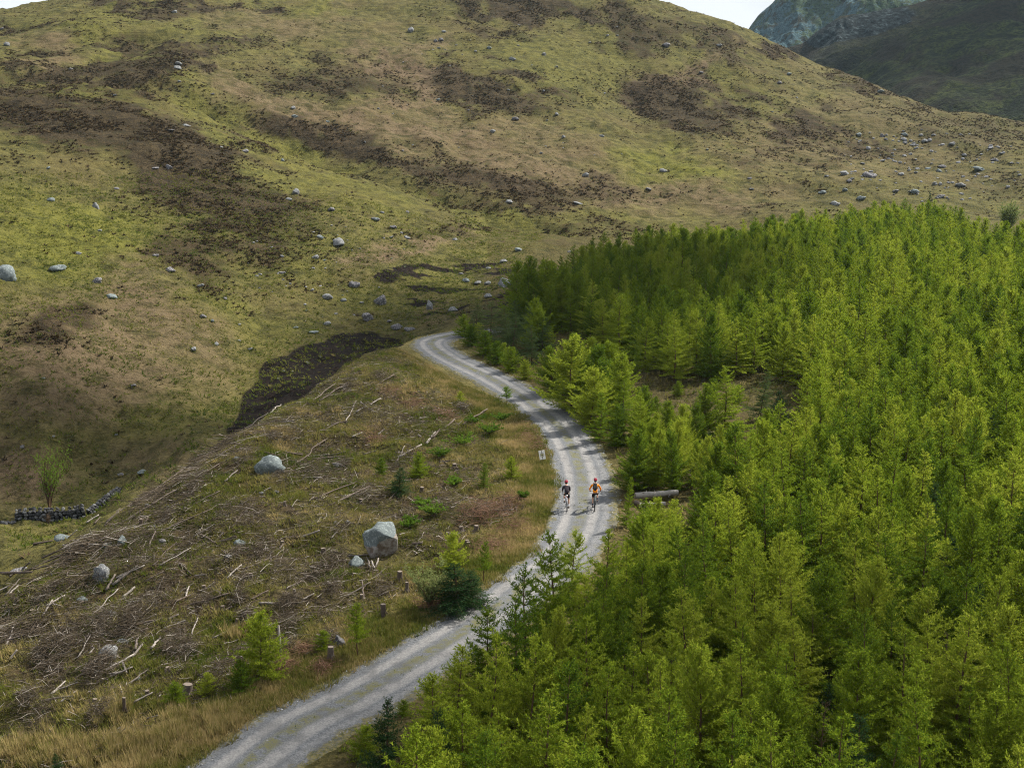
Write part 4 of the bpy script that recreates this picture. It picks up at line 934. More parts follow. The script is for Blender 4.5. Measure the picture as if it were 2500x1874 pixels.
def scat(poly, n, w0, w1, look, grp, pw=2.2, me=SMALL):
    xs = [q[0] for q in poly]; ys = [q[1] for q in poly]; k = 0
    while k < n:
        px, py = g_.uniform(min(xs), max(xs)), g_.uniform(min(ys), max(ys))
        if not inpoly(np.array([px]), np.array([py]), poly)[0]: continue
        p = at(px, py); w = w0 + (w1 - w0) * g_.random() ** pw; s = w / ppm(p) * .5
        o = stand(g_.choice(me), p, s, s * g_.uniform(.7, 1), s * g_.uniform(.5, .9), name='stone'); k += 1
        tag(o, look, 'stone', grp)
scat(SCREE, 110, 6, 15, 'pale stone in the scree on the right shoulder of the hill', 'stones of the scree on the right shoulder')
scat([(2100,340),(2250,330),(2400,400),(2420,470),(2250,460)], 30, 7, 14, 'pale stone in the scree on the right shoulder of the hill', 'stones of the scree on the right shoulder')
scat([(560,560),(1000,540),(1000,770),(820,800),(600,760)], 45, 5, 12, 'small stone on the grass above the peat bank', 'small stones above the peat bank')
scat([(700,880),(840,850),(930,840),(760,940),(620,1000)], 16, 5, 11, 'small stone lying on the black peat', 'stones on the black peat')
scat([(1000,60),(1560,60),(1560,380),(900,380),(800,200)], 35, 5, 10, 'small stone on the upper hill', 'small stones of the upper hill')

# ------------------------------------------------------------------ logs, poles and stumps on the felled slope
def log_mesh(seed, knots=2, bend=.05, n=8):
    g = random.Random(seed); m = MB()
    P = [Vector((i / 6 - .5, bend * math.sin(i / 6 * math.pi) * g.uniform(.6, 1.4), g.uniform(-.01, .01))) for i in range(7)]
    rad = [1 - .045 * i + g.uniform(-.06, .06) for i in range(7)]
    return P, rad, g
def make_log(a, b, r, dark, seed, snag=False):
    """a log between two points: bark/wood body with pale cut ends and branch stubs"""
    d = b - a; L = d.length; g = random.Random(seed); m = MB(); k = 6
    side = d.cross(Vector((0, 0, 1))).normalized() if abs(d.normalized().z) < .95 else Vector((1, 0, 0))
    P = [a + d * (i / k) + side * (.03 * L * math.sin(i / k * math.pi) * g.uniform(-1, 1)) for i in range(k + 1)]
    rad = [r * (1.08 - .35 * i / k) * g.uniform(.9, 1.1) for i in range(k + 1)]
    m.tube(P, rad, 7)
    for _ in range(min(5, int(L / .5))):
        i = g.randrange(1, k); q = P[i]; o = Vector((g.uniform(-1, 1), g.uniform(-1, 1), g.uniform(.1, 1))).normalized()
        m.tube([q, q + o * (r + g.uniform(.05, .22))], [r * .28, r * .14], 4)
    c = (a + b) / 2; me = MB(); me.v = [tuple(Vector(v) - c) for v in m.v]; me.f = m.f
    o = me.build('log', M_DLOG if dark else M_LOG); o.location = c
    return o
LOGS = [(976,1120,1029,1090,9,0),(1041,1088,1063,1059,9,0),(968,1132,988,1096,6,0),(695,1108,740,1118,8,1),(764,1124,846,1116,5,1),(699,1116,703,1145,5,1),(805,1238,903,1198,9,1),(587,1057,667,1004,5,0),(565,1291,618,1234,7,1),(553,1417,590,1387,8,0),(528,1328,577,1320,7,1),(785,1358,825,1356,7,1),
 (895,1368,907,1393,7,0),(907,1377,915,1399,7,0),(924,1370,917,1388,7,0),(1013,1340,1035,1307,6,0),(809,1315,828,1293,6,0),(598,1397,671,1364,8,1),(549,1177,581,1157,6,0),(860,1071,884,1061,6,0),(923,1063,939,1049,6,0),(275,1436,336,1389,11,0),(219,1511,289,1445,6,0),(114,1487,159,1462,8,0),(458,1483,560,1455,8,1),
 (430,1473,467,1459,9,1),(467,1557,483,1518,7,0),(322,1613,348,1585,11,0),(371,1590,392,1567,10,0),(299,1623,310,1651,9,0),(201,1646,243,1618,9,0),(191,1609,222,1562,6,0),(33,1705,58,1695,9,0),(453,1462,462,1441,8,0),(154,1333,173,1345,7,0),(103,1366,154,1347,8,1),(152,1431,170,1399,6,1),(23,1455,47,1434,7,0),
 (488,1312,527,1333,8,1),(532,1329,579,1319,8,1),(439,1378,467,1410,6,1),(476,1410,504,1415,8,0),(327,1721,373,1702,8,0),(112,1641,163,1632,10,0),(359,1763,387,1751,6,0),(0,1406,79,1408,11,1),(16,1576,37,1534,8,0),(364,1338,380,1310,7,1),(373,1387,430,1329,5,1),(392,1385,467,1347,5,0),(443,1224,504,1189,6,0),
 (467,1238,537,1208,5,1),(261,1273,528,1100,6,1),(280,1290,560,1120,6,1),(330,1230,590,1085,6,1),(400,1245,640,1118,6,1),(160,1350,330,1262,7,1),(120,1385,300,1295,7,1),(60,1400,220,1335,7,1),(230,1330,420,1235,6,1),(500,1195,700,1105,5,1),(350,1320,520,1250,6,1),(700,1150,800,1075,5,1),(1050,1075,1110,1030,8,1),
 (1130,1040,1190,1005,8,1),(760,1222,870,1180,6,1),(620,1260,720,1215,5,1),(850,1460,905,1430,7,0),(700,1440,760,1410,7,1),(520,1560,570,1540,8,0),(400,1540,455,1522,7,0),(60,1560,95,1545,7,0),(150,1720,190,1690,8,0),(80,1640,110,1612,7,0),(240,1545,262,1500,7,0),(610,1470,655,1450,7,1),(930,1460,975,1440,7,1),
 (660,1010,730,960,5,0),(735,1000,820,940,5,1),(780,980,860,930,5,1),(870,1010,930,975,5,0),(900,960,960,925,6,1),(880,985,915,1010,5,0),(843,1035,870,985,5,0)]
for i, (x0, y0, x1, y1, dpx, dark) in enumerate(LOGS):
    a, b = at(max(x0, 3), y0), at(x1, y1)
    r = dpx / ppm(a) * .5 * .62; up = Vector((0, 0, r * .9))
    if (a - b).length > 9: b = a + (b - a).normalized() * 9
    a += up + Vector((0, 0, random.uniform(0, .12))); b += up + Vector((0, 0, random.uniform(0, .22)))
    o = make_log(a, b, r, dark, 500 + i)
    ln = math.hypot(x1 - x0, y1 - y0)
    look = ('long brown pole' if ln > 110 else 'brown log') if dark else ('long bleached log' if ln > 60 else 'short bleached log')
    auto_tag(o, look, 'log', (x0 + x1) / 2, (y0 + y1) / 2, 'logs left on the felled slope')
CLEARPX = [(0,1370),(160,1300),(310,1222),(440,1145),(560,1080),(700,1000),(850,915),(960,880),(1080,950),(1200,1040),(1290,1130),(1260,1250),(1180,1340),(1040,1450),(900,1540),(760,1620),(620,1680),(420,1690),(200,1740),(0,1790)]
n = 0
while n < 105:
    px, py = g_.uniform(0, 1290), g_.uniform(880, 1790)
    if not inpoly(np.array([px]), np.array([py]), CLEARPX)[0] or g_.random() < (px / 1500): continue
    p = at(px, py); L = g_.uniform(.35, 1.5); a = g_.gauss(.55, .6); d = Vector((math.cos(a), math.sin(a), 0)) * L * .5
    q0, q1 = p - d, p + d; r = g_.uniform(.025, .07)
    q0.z = float(hz(q0.x, q0.y)) + r + g_.uniform(0, .06); q1.z = float(hz(q1.x, q1.y)) + r + g_.uniform(.02, .25)
    o = make_log(q0, q1, r, g_.random() < .45, 800 + n); n += 1
    o.name = 'branch'; tag(o, 'short weathered branch lying loose in the brash of the felled slope', 'branch', 'loose branches on the felled slope')
STUMPS = [(614,1418,14,22),(231,1722,15,18),(544,1490,13,12),(696,1236,9,13),(721,1456,9,22),(808,1612,20,36),(457,1698,30,32),(885,1466,12,16),(579,1526,12,18),(61,1552,14,14),(775,1560,14,13),(791,1352,16,16),(1110,1144,14,14),(1127,1296,14,12),(1163,1298,14,18),(1143,1330,12,9),(976,1418,16,28),(936,1504,17,32),
 (994,1446,11,28),(884,1468,11,20),(1141,1328,12,10),(360,1700,14,16),(303,1735,11,40),(80,1500,14,14),(500,1440,13,14),(410,1640,14,14),(690,1330,12,12),(1030,1200,12,14),(880,1230,12,14),(345,1285,12,20)]
def stump_parts(seed):
    g = random.Random(seed); m = MB(); n = 10
    P = [Vector((0, 0, -.3)), Vector((0, 0, 0)), Vector((.02, 0, .25)), Vector((.03, .01, .7)), Vector((.03, .02, 1.0))]
    m.tube(P, [1.5, 1.25, 1.0, .93, .92], n, caps=False)
    for k in range(5):
        a = k * 1.25 + g.uniform(-.3, .3); m.tube([Vector((.6 * math.cos(a), .6 * math.sin(a), .22)), Vector((1.9 * math.cos(a), 1.9 * math.sin(a), -.15))], [.35, .16], 5)
    top = MB(); top.tube([Vector((.03, .02, .985)), Vector((.03, .02, 1.0))], [.90, .86], n)
    return m.mesh('stump'), top.mesh('cut_face', False)
ST = [stump_parts(i) for i in range(3)]
for a, b in ST: a.materials.append(M_DLOG); b.materials.append(M_CUT)
for px, py, w, h in STUMPS:
    p = at(px, py); s = w / ppm(p) * .42; hh = h / ppm(p) * .95; a, b = random.choice(ST)
    e = empty('tree_stump', (p.x, p.y, p.z - .02), (random.gauss(0, .08), random.gauss(0, .08), random.uniform(0, 6)), (s, s, hh))
    link('bole', a, None, e); link('cut_face', b, None, e)
    auto_tag(e, ('tall' if h > 25 else 'low') + ' grey stump', 'stump', px, py, 'stumps on the felled slope')

# ------------------------------------------------------------------ brash (twigs), grass tufts, heather clumps: masses nobody could count
def sticks(n, sampler, l0, l1, r0, r1, dirmean, dirsd, seed, lift=.15):
    g = np.random.default_rng(seed); x, y = sampler(n, g); n = len(x); z = hz(x, y)
    a = g.normal(dirmean, dirsd, n); L = l0 + (l1 - l0) * g.random(n) ** 2; e = g.normal(.06, .22, n); r = r0 + (r1 - r0) * g.random(n) ** 2
    d = np.stack([np.cos(a) * np.cos(e), np.sin(a) * np.cos(e), np.sin(e)], -1)
    c = np.stack([x, y, z + lift * g.random(n) + .02], -1)
    s = np.cross(d, [0, 0, 1.]); s /= np.linalg.norm(s, axis=1)[:, None] + 1e-9; w = np.cross(s, d)
    bend = (g.random((n, 1)) - .4) * L[:, None] * .18
    ring = []
    for q, sc2 in ((-.5, 1.), (0., .8), (.5, .35)):
        base = c + d * (L * q)[:, None] + (w * bend if q == 0 else 0)
        for k in range(3):
            an = 2 * math.pi * k / 3; ring.append(base + (s * math.cos(an) + w * math.sin(an)) * (r * sc2)[:, None])
    V = np.stack(ring, 1); b = np.arange(n)[:, None, None] * 9
    f = np.array([(i * 3 + k, i * 3 + (k + 1) % 3, (i + 1) * 3 + (k + 1) % 3, (i + 1) * 3 + k) for i in range(2) for k in range(3)])
    F = (b + f[None]).reshape(-1, 4); ti = np.repeat(g.random(n), 9)
    return V.reshape(-1, 3), F, ti
def px_sampler(poly, dens=None, z0=0.):
    """points spread evenly over the ground inside an outline"""
    w = np.array([on_z(a, b, z0) for a, b in poly]); lo, hi = w.min(0), w.max(0)
    def f(n, g):
        xs, ys = [], []
        tot = 0
        while tot < n:
            q = g.uniform(lo, hi, (n * 2, 2)); k = inpoly(q[:, 0], q[:, 1], w)
            if dens is not None: k &= g.random(len(q)) < dens(q[:, 0], q[:, 1])
            xs.append(q[k, 0]); ys.append(q[k, 1]); tot += k.sum()
        return np.concatenate(xs)[:n], np.concatenate(ys)[:n]
    return f
CLEAR2 = [(-120,1400),(0,1362),(160,1292),(310,1215),(440,1138),(560,1072),(700,990),(850,905),(950,868),(1000,880),(1100,935),(1290,1000),(1400,1100),(1430,1200),(1390,1290),(1290,1400),(1180,1480),(1060,1560),(930,1640),(790,1720),(680,1800),(560,1880),(480,1960),(-150,1940)]
BRASHB = [(-100,1420),(0,1375),(150,1305),(300,1230),(430,1155),(560,1085),(640,1080),(620,1150),(500,1220),(360,1300),(250,1350),(100,1440),(-60,1480)]
def brash_d(x, y):
    d = sstep(.36, .60, fbm(x / 4, y / 4, 401, 3)); q = project(x, y, hz(x, y)); left = sstep(1350, 500, q[0])
    return np.clip(d * (.25 + .75 * left) + .06, 0, 1) * sstep(3.5, 7, road_dist(x, y))
t = NT('brash twigs'); ti_ = t.attr('tint').outputs['Fac']
c = t.mix(t.rng(ti_, .1, .8), (.026, .019, .011), (.088, .067, .044)); c = t.mix(t.rng(ti_, .87, .97), c, (.30, .265, .23))
M_TWIG = t.bsdf(c, .9)
v1, f1, t1 = sticks(26000, px_sampler(CLEAR2, brash_d), .12, .95, .007, .024, .55, .9, 31, .2)
v2, f2, t2 = sticks(1900, px_sampler(BRASHB, lambda x, y: .08 + .92 * sstep(.45, .62, fbm(x / 2.5, y / 2.5, 431, 3))), .5, 3.4, .007, .026, .62, .36, 32, .35)
HEAPS = [(830,985,60),(900,1010,45),(800,1160,40),(890,1215,35),(1000,1040,40),(1170,1245,50),(1240,1260,40),(960,1150,30),(700,1590,26),(330,1560,40),(180,1545,40),(520,1400,50),(640,1330,40),(400,1440,40),(330,1480,36),(450,1600,40),(250,1560,36),(700,1400,40),(560,1250,40),(150,1650,50),(100,1750,40),(830,1300,30),(1010,1120,30),(420,1560,40),(250,1740,30),(940,1060,40),(1090,1240,40),(600,1600,30),(800,1570,25)]
_w = np.random.default_rng(3)
while len(HEAPS) < 95:
    a, b = _w.uniform(0, 1200), _w.uniform(900, 1760)
    if inpoly(np.array([a]), np.array([b]), CLEARPX)[0] and _w.random() > a / 1500: HEAPS.append((a, b, _w.uniform(14, 38)))
def heap_sampler(n, g):
    xs, ys = [], []
    for (a, b, r) in HEAPS:
        p = at(a, b); s = r / ppm(p); k = n // len(HEAPS); xs.append(p.x + g.normal(size=k) * s * .55); ys.append(p.y + g.normal(size=k) * s * 1.2)
    return np.concatenate(xs), np.concatenate(ys)
v3, f3, t3 = sticks(24000, heap_sampler, .2, 1.2, .005, .016, .4, 1.5, 33, .5)
def joinvf(*q):
    b = 0; vs_, fs, ts = [], [], []
    for v, f, t_ in q: vs_.append(v); fs.append(f + b); ts.append(t_); b += len(v)
    return np.concatenate(vs_), np.concatenate(fs), np.concatenate(ts)
V, F, T = joinvf((v1, f1, t1), (v2, f2, t2), (v3, f3, t3))
tag(link('brash', mesh_np('brash', V, F, False, {'tint': ('FLOAT', T)}), M_TWIG), 'dry twigs and brash littering the felled slope', kind='stuff')
# reddish bracken stems at the verge
REDS = [(1060, 1490, 45, 10, 420), (1200, 1245, 55, 18, 700), (1170, 1262, 40, 14, 500), (1245, 1232, 35, 12, 350), (1330, 1095, 35, 30, 380), (1290, 1075, 40, 30, 380), (1010, 990, 30, 20, 350), (960, 960, 30, 14, 300), (1090, 1015, 35, 14, 300), (1250, 1290, 40, 20, 380), (700, 1640, 26, 10, 260), (790, 1640, 26, 10, 220), (1200, 1340, 40, 16, 380), (915, 1075, 26, 12, 260), (740, 1600, 24, 8, 200)]
def red_sampler(n, g):
    xs, ys = [], []
    for a, b, rx, ry, k in REDS:
        p = at(a, b); sx = rx / ppm(p) * .6; sy = ry / ppm(p) / .3 * .6
        xs.append(p.x + g.normal(size=k) * sx); ys.append(p.y + g.normal(size=k) * sy)
    x, y = np.concatenate(xs), np.concatenate(ys); k = road_dist(x, y) > 1.9
    return x[k], y[k]
v, f, t_ = sticks(9999, red_sampler, .2, .75, .006, .014, .8, 1.3, 35, .45)
t = NT('red bracken stems'); M_REDST = t.bsdf(t.mix(t.attr('tint').outputs['Fac'], (.085, .040, .024), (.20, .115, .070)), .85)
tag(link('dead_bracken', mesh_np('dead_bracken', v, f, False, {'tint': ('FLOAT', t_)}), M_REDST), 'reddish dead bracken stems heaped along the track bank', kind='stuff')

def tufts(x, y, g, nb, h0, h1, wd, spread, tint, zoff=0.):
    """grass tufts: nb blades (triangles) each"""
    n = len(x); z = hz(x, y) + zoff
    m = n * nb; idx = np.repeat(np.arange(n), nb)
    a = g.random(m) * 6.283; rad = spread * np.sqrt(g.random(m)); hh = (h0 + (h1 - h0) * g.random(n))[idx] * (.55 + .6 * g.random(m))
    b = np.stack([x[idx] + rad * np.cos(a) * .4, y[idx] + rad * np.sin(a) * .4, z[idx] - .03], -1)
    tip = b + np.stack([np.cos(a) * rad, np.sin(a) * rad, hh], -1)
    s = np.stack([-np.sin(a), np.cos(a), 0 * a], -1) * (wd * (.6 + .8 * g.random(m)))[:, None]
    V = np.stack([b - s, b + s, tip], 1).reshape(-1, 3); F = np.arange(m * 3).reshape(-1, 3)
    return V, F, np.repeat(np.clip(tint[idx] + .12 * g.normal(size=m), 0, 1), 3)
t = NT('grass blades'); ti_ = t.attr('tint').outputs['Fac']
c = t.mix(t.rng(ti_, 0, .35), (.042, .070, .010), (.105, .122, .020)); c = t.mix(t.rng(ti_, .35, .65), c, (.185, .165, .048)); c = t.mix(t.rng(ti_, .65, .95), c, (.36, .275, .125))
M_GRASS = t.leaf(c, .35)
gg = np.random.default_rng(77)
def grass_tint(x, y):
    n = .6 * fbm(x / 3, y / 3, 501, 4) + .4 * fbm(x / .9, y / .9, 502, 2); d = road_dist(x, y); v = 1 - sstep(2.5, 8, d)
    return np.clip(.20 + 1.5 * (n - .30) + .12 * v, 0, 1)
def clear_d(x, y):
    d = road_dist(x, y) + (fbm(x / 1.5, y / 1.5, 7, 2) - .5) * 1.2
    return (d > 1.62) * (.12 + .88 * np.maximum(sstep(.38, .58, fbm(x / 2.2, y / 2.2, 511, 3)), 1 - sstep(3, 7, d)))
x, y = px_sampler(CLEAR2, clear_d)(42000, gg)
G1 = tufts(x, y, gg, 7, .12, .38, .022, .22, grass_tint(x, y))
VERGE = [(440,1900),(560,1800),(700,1715),(850,1640),(980,1570),(1100,1490),(1230,1400),(1300,1340),(1350,1260),(1352,1160),(1330,1100),(1290,1040),(1200,980),(1080,915),(1000,870),(960,860),(930,890),(1080,970),(1200,1060),(1270,1150),(1240,1290),(1100,1410),(950,1510),(760,1610),(560,1700),(420,1760),(250,1850),(200,1900)]
x, y = px_sampler(VERGE, clear_d)(15000, gg)
G2 = tufts(x, y, gg, 7, .12, .34, .020, .20, np.clip(grass_tint(x, y) + .12, 0, 1))
# tall straw tussocks
TUS = [(330,1820,90,40),(270,1730,26,34),(180,1840,90,34),(430,1800,60,30),(520,1745,40,20),(560,1780,60,30),(600,1660,30,14),(655,1610,40,26),(700,1620,24,18),(60,1840,90,40),(450,1750,30,12),(170,1515,36,14),(580,1550,30,14),(700,1060,30,14),(1000,950,50,24)]
xs, ys = [], []
for a, b, rx, ry in TUS:
    for _ in range(int(rx * ry / 60) + 4):
        p = at(max(2, a + g_.gauss(0, rx * .5)), min(1873, b + g_.gauss(0, ry * .5))); xs.append(p.x); ys.append(p.y)
xs, ys = np.array(xs), np.array(ys); k = road_dist(xs, ys) > 2.3; xs, ys = xs[k], ys[k]
xs = np.repeat(xs, 3) + gg.normal(size=3 * len(xs)) * .25; ys = np.repeat(ys, 3) + gg.normal(size=3 * len(ys)) * .4
G3 = tufts(xs, ys, gg, 22, .28, .62, .018, .26, np.clip(.80 + .12 * gg.normal(size=len(xs)), 0, 1))
# plantation floor and the far valley floor
FL = [(900,1990),(1100,1780),(1330,1620),(1420,1500),(1520,1400),(1530,1250),(1500,1150),(1420,1040),(1330,960),(1250,920),(1150,860),(1160,800),(1330,700),(1600,640),(2550,620),(2600,1100),(2600,2000)]
x, y = px_sampler(FL, lambda x, y: (road_dist(x, y) > 2.0) * .9 + 0.)(13000, gg)
G4 = tufts(x, y, gg, 6, .2, .5, .03, .3, grass_tint(x, y))
VAL = [(0,1270),(0,700),(500,640),(1000,640),(1240,600),(1330,640),(1150,800),(960,850),(840,880),(690,980),(560,1060),(300,1200),(150,1270)]
x, y = px_sampler(VAL, lambda x, y: .25 + .75 * sstep(.35, .6, fbm(x / 4, y / 4, 521, 3)), -4.)(17000, gg)
G5 = tufts(x, y, gg, 5, .12, .35, .05, .35, np.clip(.10 + .75 * (fbm(x / 9, y / 9, 531, 4) - .2), 0, 1))
# tufts along the crown of the track
CR = LE + n0 * 1.42; k = gg.integers(20, len(CR) - 12, 1500); x = CR[k, 0] + gg.normal(size=1500) * .16; y = CR[k, 1] + gg.normal(size=1500) * .25
kk = fbm(x / 1.6, y / 1.6, 541, 3) > .56; x, y = x[kk], y[kk]
G6 = tufts(x, y, gg, 6, .03, .10, .014, .10, np.clip(.35 + .15 * gg.normal(size=len(x)), 0, 1), .06)
bx, by = [], []
for a, b, c in placed:
    if b < 160 and a < 30:
        q = np.random.default_rng(int(abs(a * 100))).uniform(0, 6.283, 12); bx.append(a + np.cos(q) * c * 1.15); by.append(b + np.sin(q) * c * 1.15)
bx, by = np.concatenate(bx), np.concatenate(by); kk = road_dist(bx, by) > 1.8; bx, by = bx[kk], by[kk]
G7 = tufts(bx, by, gg, 8, .12, .36, .024, .18, grass_tint(bx, by))
V, F, T = joinvf(G1, G2, G3, G4, G5, G6, G7)
print('grass tris', len(F))
tag(link('grass', mesh_np('grass', V, F, False, {'tint': ('FLOAT', T)}), M_GRASS), 'rough straw and green grass tufts', kind='stuff')

# heather clumps over the hill
def clumps(x, y, g, w0, w1, hf, tint):
    n = len(x); z = hz(x, y); w = w0 + (w1 - w0) * g.random(n) ** 2
    base = np.array([[math.cos(a), math.sin(a), 0] for a in np.arange(6) * math.pi / 3]); mid_ = base * .72 + np.array([0, 0, .75]); top = np.array([[0, 0, 1.]])
    tpl = np.concatenate([base, mid_, top]); jit = 1 + .35 * g.normal(size=(n, 13, 1)).clip(-1.2, 1.2) * .6
    V = tpl[None] * jit * np.stack([w, w, w * hf], -1)[:, None, :]
    V = V + np.stack([x, y, z - .05], -1)[:, None, :]
    f = [(i, (i + 1) % 6, 6 + (i + 1) % 6) for i in range(6)] + [(i, 6 + (i + 1) % 6, 6 + i) for i in range(6)] + [(6 + i, 6 + (i + 1) % 6, 12) for i in range(6)]
    F = (np.arange(n)[:, None, None] * 13 + np.array(f)[None]).reshape(-1, 3)
    return V.reshape(-1, 3), F, np.repeat(np.clip(tint, 0, 1), 13)
t = NT('heather clumps'); ti_ = t.attr('tint').outputs['Fac']; n_ = t.noise(2.2, 4, .7, t.obj())
c = t.mix(t.rng(ti_, 0., .7), (.022, .016, .010), (.085, .060, .034)); c = t.mix(t.rng(ti_, .75, 1.), c, (.075, .085, .022)); c = t.mix(t.rng(n_, .35, .65, 0, .5), c, (.085, .062, .036))
M_HEA = t.leaf(c, .15)
pool = np.where((hillm & ~foresty & (RD > 10) & (np.abs(TT) < R_(24)) & (RG < 520)).ravel())[0]
area = (RG ** 2 * np.gradient(TH)[:, None] * (np.gradient(RR) / RR)[None, :]).ravel()[pool]
near_ = sstep(90, 190, RG.ravel()[pool])
hp = (m_hea.ravel()[pool] * sstep(.40, .60, fbm(GX.ravel()[pool] / 4, GY.ravel()[pool] / 4, 601, 3)) + (.012 + .03 * near_) * sstep(.45, .7, fbm(GX.ravel()[pool] / 12, GY.ravel()[pool] / 12, 611, 3)))
pr = hp * area / RG.ravel()[pool] ** .7; pr /= pr.sum()
k = gg.choice(pool, 42000, p=pr)
x = GX.ravel()[k] + gg.normal(size=len(k)) * .5; y = GY.ravel()[k] + gg.normal(size=len(k)) * .7
H1 = tufts(x, y, gg, 9, .10, .38, .095, .45, .35 + .3 * gg.normal(size=len(k)))
print('heather tris', len(H1[1]))
tag(link('heather', mesh_np('heather', H1[0], H1[1], False, {'tint': ('FLOAT', H1[2])}), M_HEA), 'dark heather clumps scattered over the hillside', kind='stuff')

# loose stones along the track
gs = np.random.default_rng(9); m_ = 2600; k = gs.integers(14, len(LE) - 6, m_); sd_ = gs.choice([-.25, .0, 1.45, TW, TW + .3], m_, p=[.3, .12, .12, .16, .3]) + gs.normal(size=m_) * .22
x = LE[k, 0] + n0[k, 0] * sd_ + gs.normal(size=m_) * .1; y = LE[k, 1] + n0[k, 1] * sd_ + gs.normal(size=m_) * .2; sz = .018 + .06 * gs.random(m_) ** 3
oc = np.array([[1, 0, 0], [-1, 0, 0], [0, 1, 0], [0, -1, 0], [0, 0, .7], [0, 0, -.5]], float); of = np.array([[0, 2, 4], [2, 1, 4], [1, 3, 4], [3, 0, 4]])
V = (oc[None] * (1 + .3 * gs.normal(size=(m_, 6, 1)).clip(-1, 1)) * sz[:, None, None] + np.stack([x, y, hz(x, y) + .05], -1)[:, None, :]).reshape(-1, 3); F = (np.arange(m_)[:, None, None] * 6 + of[None]).reshape(-1, 3)
tag(link('loose_stones', mesh_np('loose_stones', V, F), M_SCREE), 'loose stones scattered along the gravel track', kind='stuff')
# ------------------------------------------------------------------ dry stone wall in the valley, in two lengths
WST = [rock_mesh(330 + i, .8, 1, 4, facet=True) for i in range(4)]
for q in WST: q.name = 'stone'; q.materials.append(M_WALL)
M_CORE = plain('dark wall core', (.02, .02, .02), .95, .05)
WSP = [rock_mesh(340 + i, .8, 1, 4, facet=True) for i in range(3)]
for q in WSP: q.name = 'stone'; q.materials.append(M_WALLP)
def wall(foot, h, label, g):
    A = []
    for px, d in foot:
        r_ = ray(px, 1260); x_ = r_[0] * d / r_[1]; A.append(Vector((x_, d, float(hz(x_, d)) - .05)))
    e = empty('dry_stone_wall', A[0]); core = MB()
    tot = 0
    for a, b in zip(A[:-1], A[1:]):
        d = b - a; L = d.length; u = d.normalized(); s = Vector((-u.y, u.x, 0)); ang = math.atan2(u.y, u.x)
        core.box((a + b) / 2 - A[0] + Vector((0, 0, h * .36)), (L, .30, h * .70), Euler((0, -math.asin(u.z), ang)))
        rows = max(2, int(h / .23))
        for r in range(rows):
            x = g.uniform(0, .2)
            while x < L:
                w = g.uniform(.24, .5); hh = .29
                for side in ((-1, 1) if r == rows - 1 else (-1,)):
                    p = a + u * x + s * (side * .20 * (1 - .25 * r / rows)) - A[0] + Vector((0, 0, .1 + r * .23 + g.uniform(-.03, .03)))
                    if side == 1: p = a + u * x - A[0] + Vector((0, 0, .12 + r * .23 + .14))
                    link('stone', g.choice(WST if g.random() < .72 else WSP), None, e, p, (g.gauss(0, .5), g.gauss(0, .5), ang + g.gauss(0, .5)), (w * g.uniform(.45, .62), .2, hh * g.uniform(.48, .72))); tot += 1
                x += w * .95
    core.build('core', M_CORE, e, smooth=False)
    return tag(e, label, 'wall')
wg = random.Random(8)

wall([(36,96.8),(80,97.2),(124,97.5),(166,97.7),(208,97.9)], 1.0, 'dark dry stone wall below the bare shrub in the valley', wg)
wall([(216,98.2),(252,100.5),(292,103.5)], .65, 'tumbled dry stone wall running uphill behind the brash bank', wg)
for i in range(7):
    p = at(4 + i * 5, 1277 + (i % 3)); o = stand(wg.choice(WST), p, .24, .2, .2, name='stone')
    tag(o, 'fallen dark stone at the left end of the dry stone wall', 'stone', 'fallen stones at the left end of the wall')

# ------------------------------------------------------------------ broadleaf shrubs
def shrub(name, p, H, W, nst, leafmat, per_m, ll, lw, seed, label, lean=(0, 0), cat='shrub', bare=0.):
    g = np.random.default_rng(seed); polys, segs = [], []
    for i in range(nst):
        az = g.random() * 6.283; out = (.25 + .75 * g.random()) * W * .5; h = H * (.65 + .35 * g.random()); n = 7
        P = np.stack([np.cos(az) * out * (np.linspace(0, 1, n) ** 1.3) + lean[0] * np.linspace(0, 1, n) ** 2 * H, np.sin(az) * out * (np.linspace(0, 1, n) ** 1.3) + lean[1] * np.linspace(0, 1, n) ** 2 * H, np.linspace(0, 1, n) ** .85 * h], -1) + g.normal(size=(n, 3)) * .03 * H * np.linspace(0, 1, n)[:, None]
        polys.append((P, .012 * H + .006, .006))
        for k in range(16):
            q = (.25 + .75 * g.random()) * (n - 1); j = int(min(q, n - 2)); b = P[j] + (P[j + 1] - P[j]) * (q - j); a2 = g.random() * 6.283; L = H * (.10 + .16 * g.random()); dv = np.array([math.cos(a2) * .8, math.sin(a2) * .8, .55])
            tw = np.stack([b, b + dv * L * .5, b + dv * L + np.array([0, 0, L * .15])]); polys.append((tw, .006, .003))
            if g.random() > bare: segs += [(tw[0], tw[1]), (tw[1], tw[2])]
    e = empty(name, p, (0, 0, 0)); v, f = wood_np(polys, g, 4); link('stems', mesh_np('stems', v, f), M_BARK, e)
    v, f, ti = leaves(np.array(segs), per_m, ll, lw, .85, g); link('crown', mesh_np('crown', v, f, False, {'tint': ('FLOAT', ti)}), leafmat, e)
    return tag(e, label, cat)
q = ray(122, 1255); x_ = q[0] * 99.2 / q[1]; p = Vector((x_, 99.2, float(hz(x_, 99.2))))
shrub('shrub', p, 150 / ppm(p), 4.8, 19, M_SHRUB, 15, .12, .065, 5, 'half bare many stemmed shrub coming into leaf behind the dry stone wall', lean=(.22, 0), bare=.4)
p = at(1050, 1492); shrub('willow', p, 118 / ppm(p), 2.6, 16, M_WILLOW, 40, .09, .045, 6, 'pale grey green willow bush left of the dark verge spruce')
p = at(2458, 575); shrub('willow', p, 78 / ppm(p), 5.2, 18, M_WILLOW, 26, .22, .10, 7, 'pale rounded willow at the far right end of the plantation')
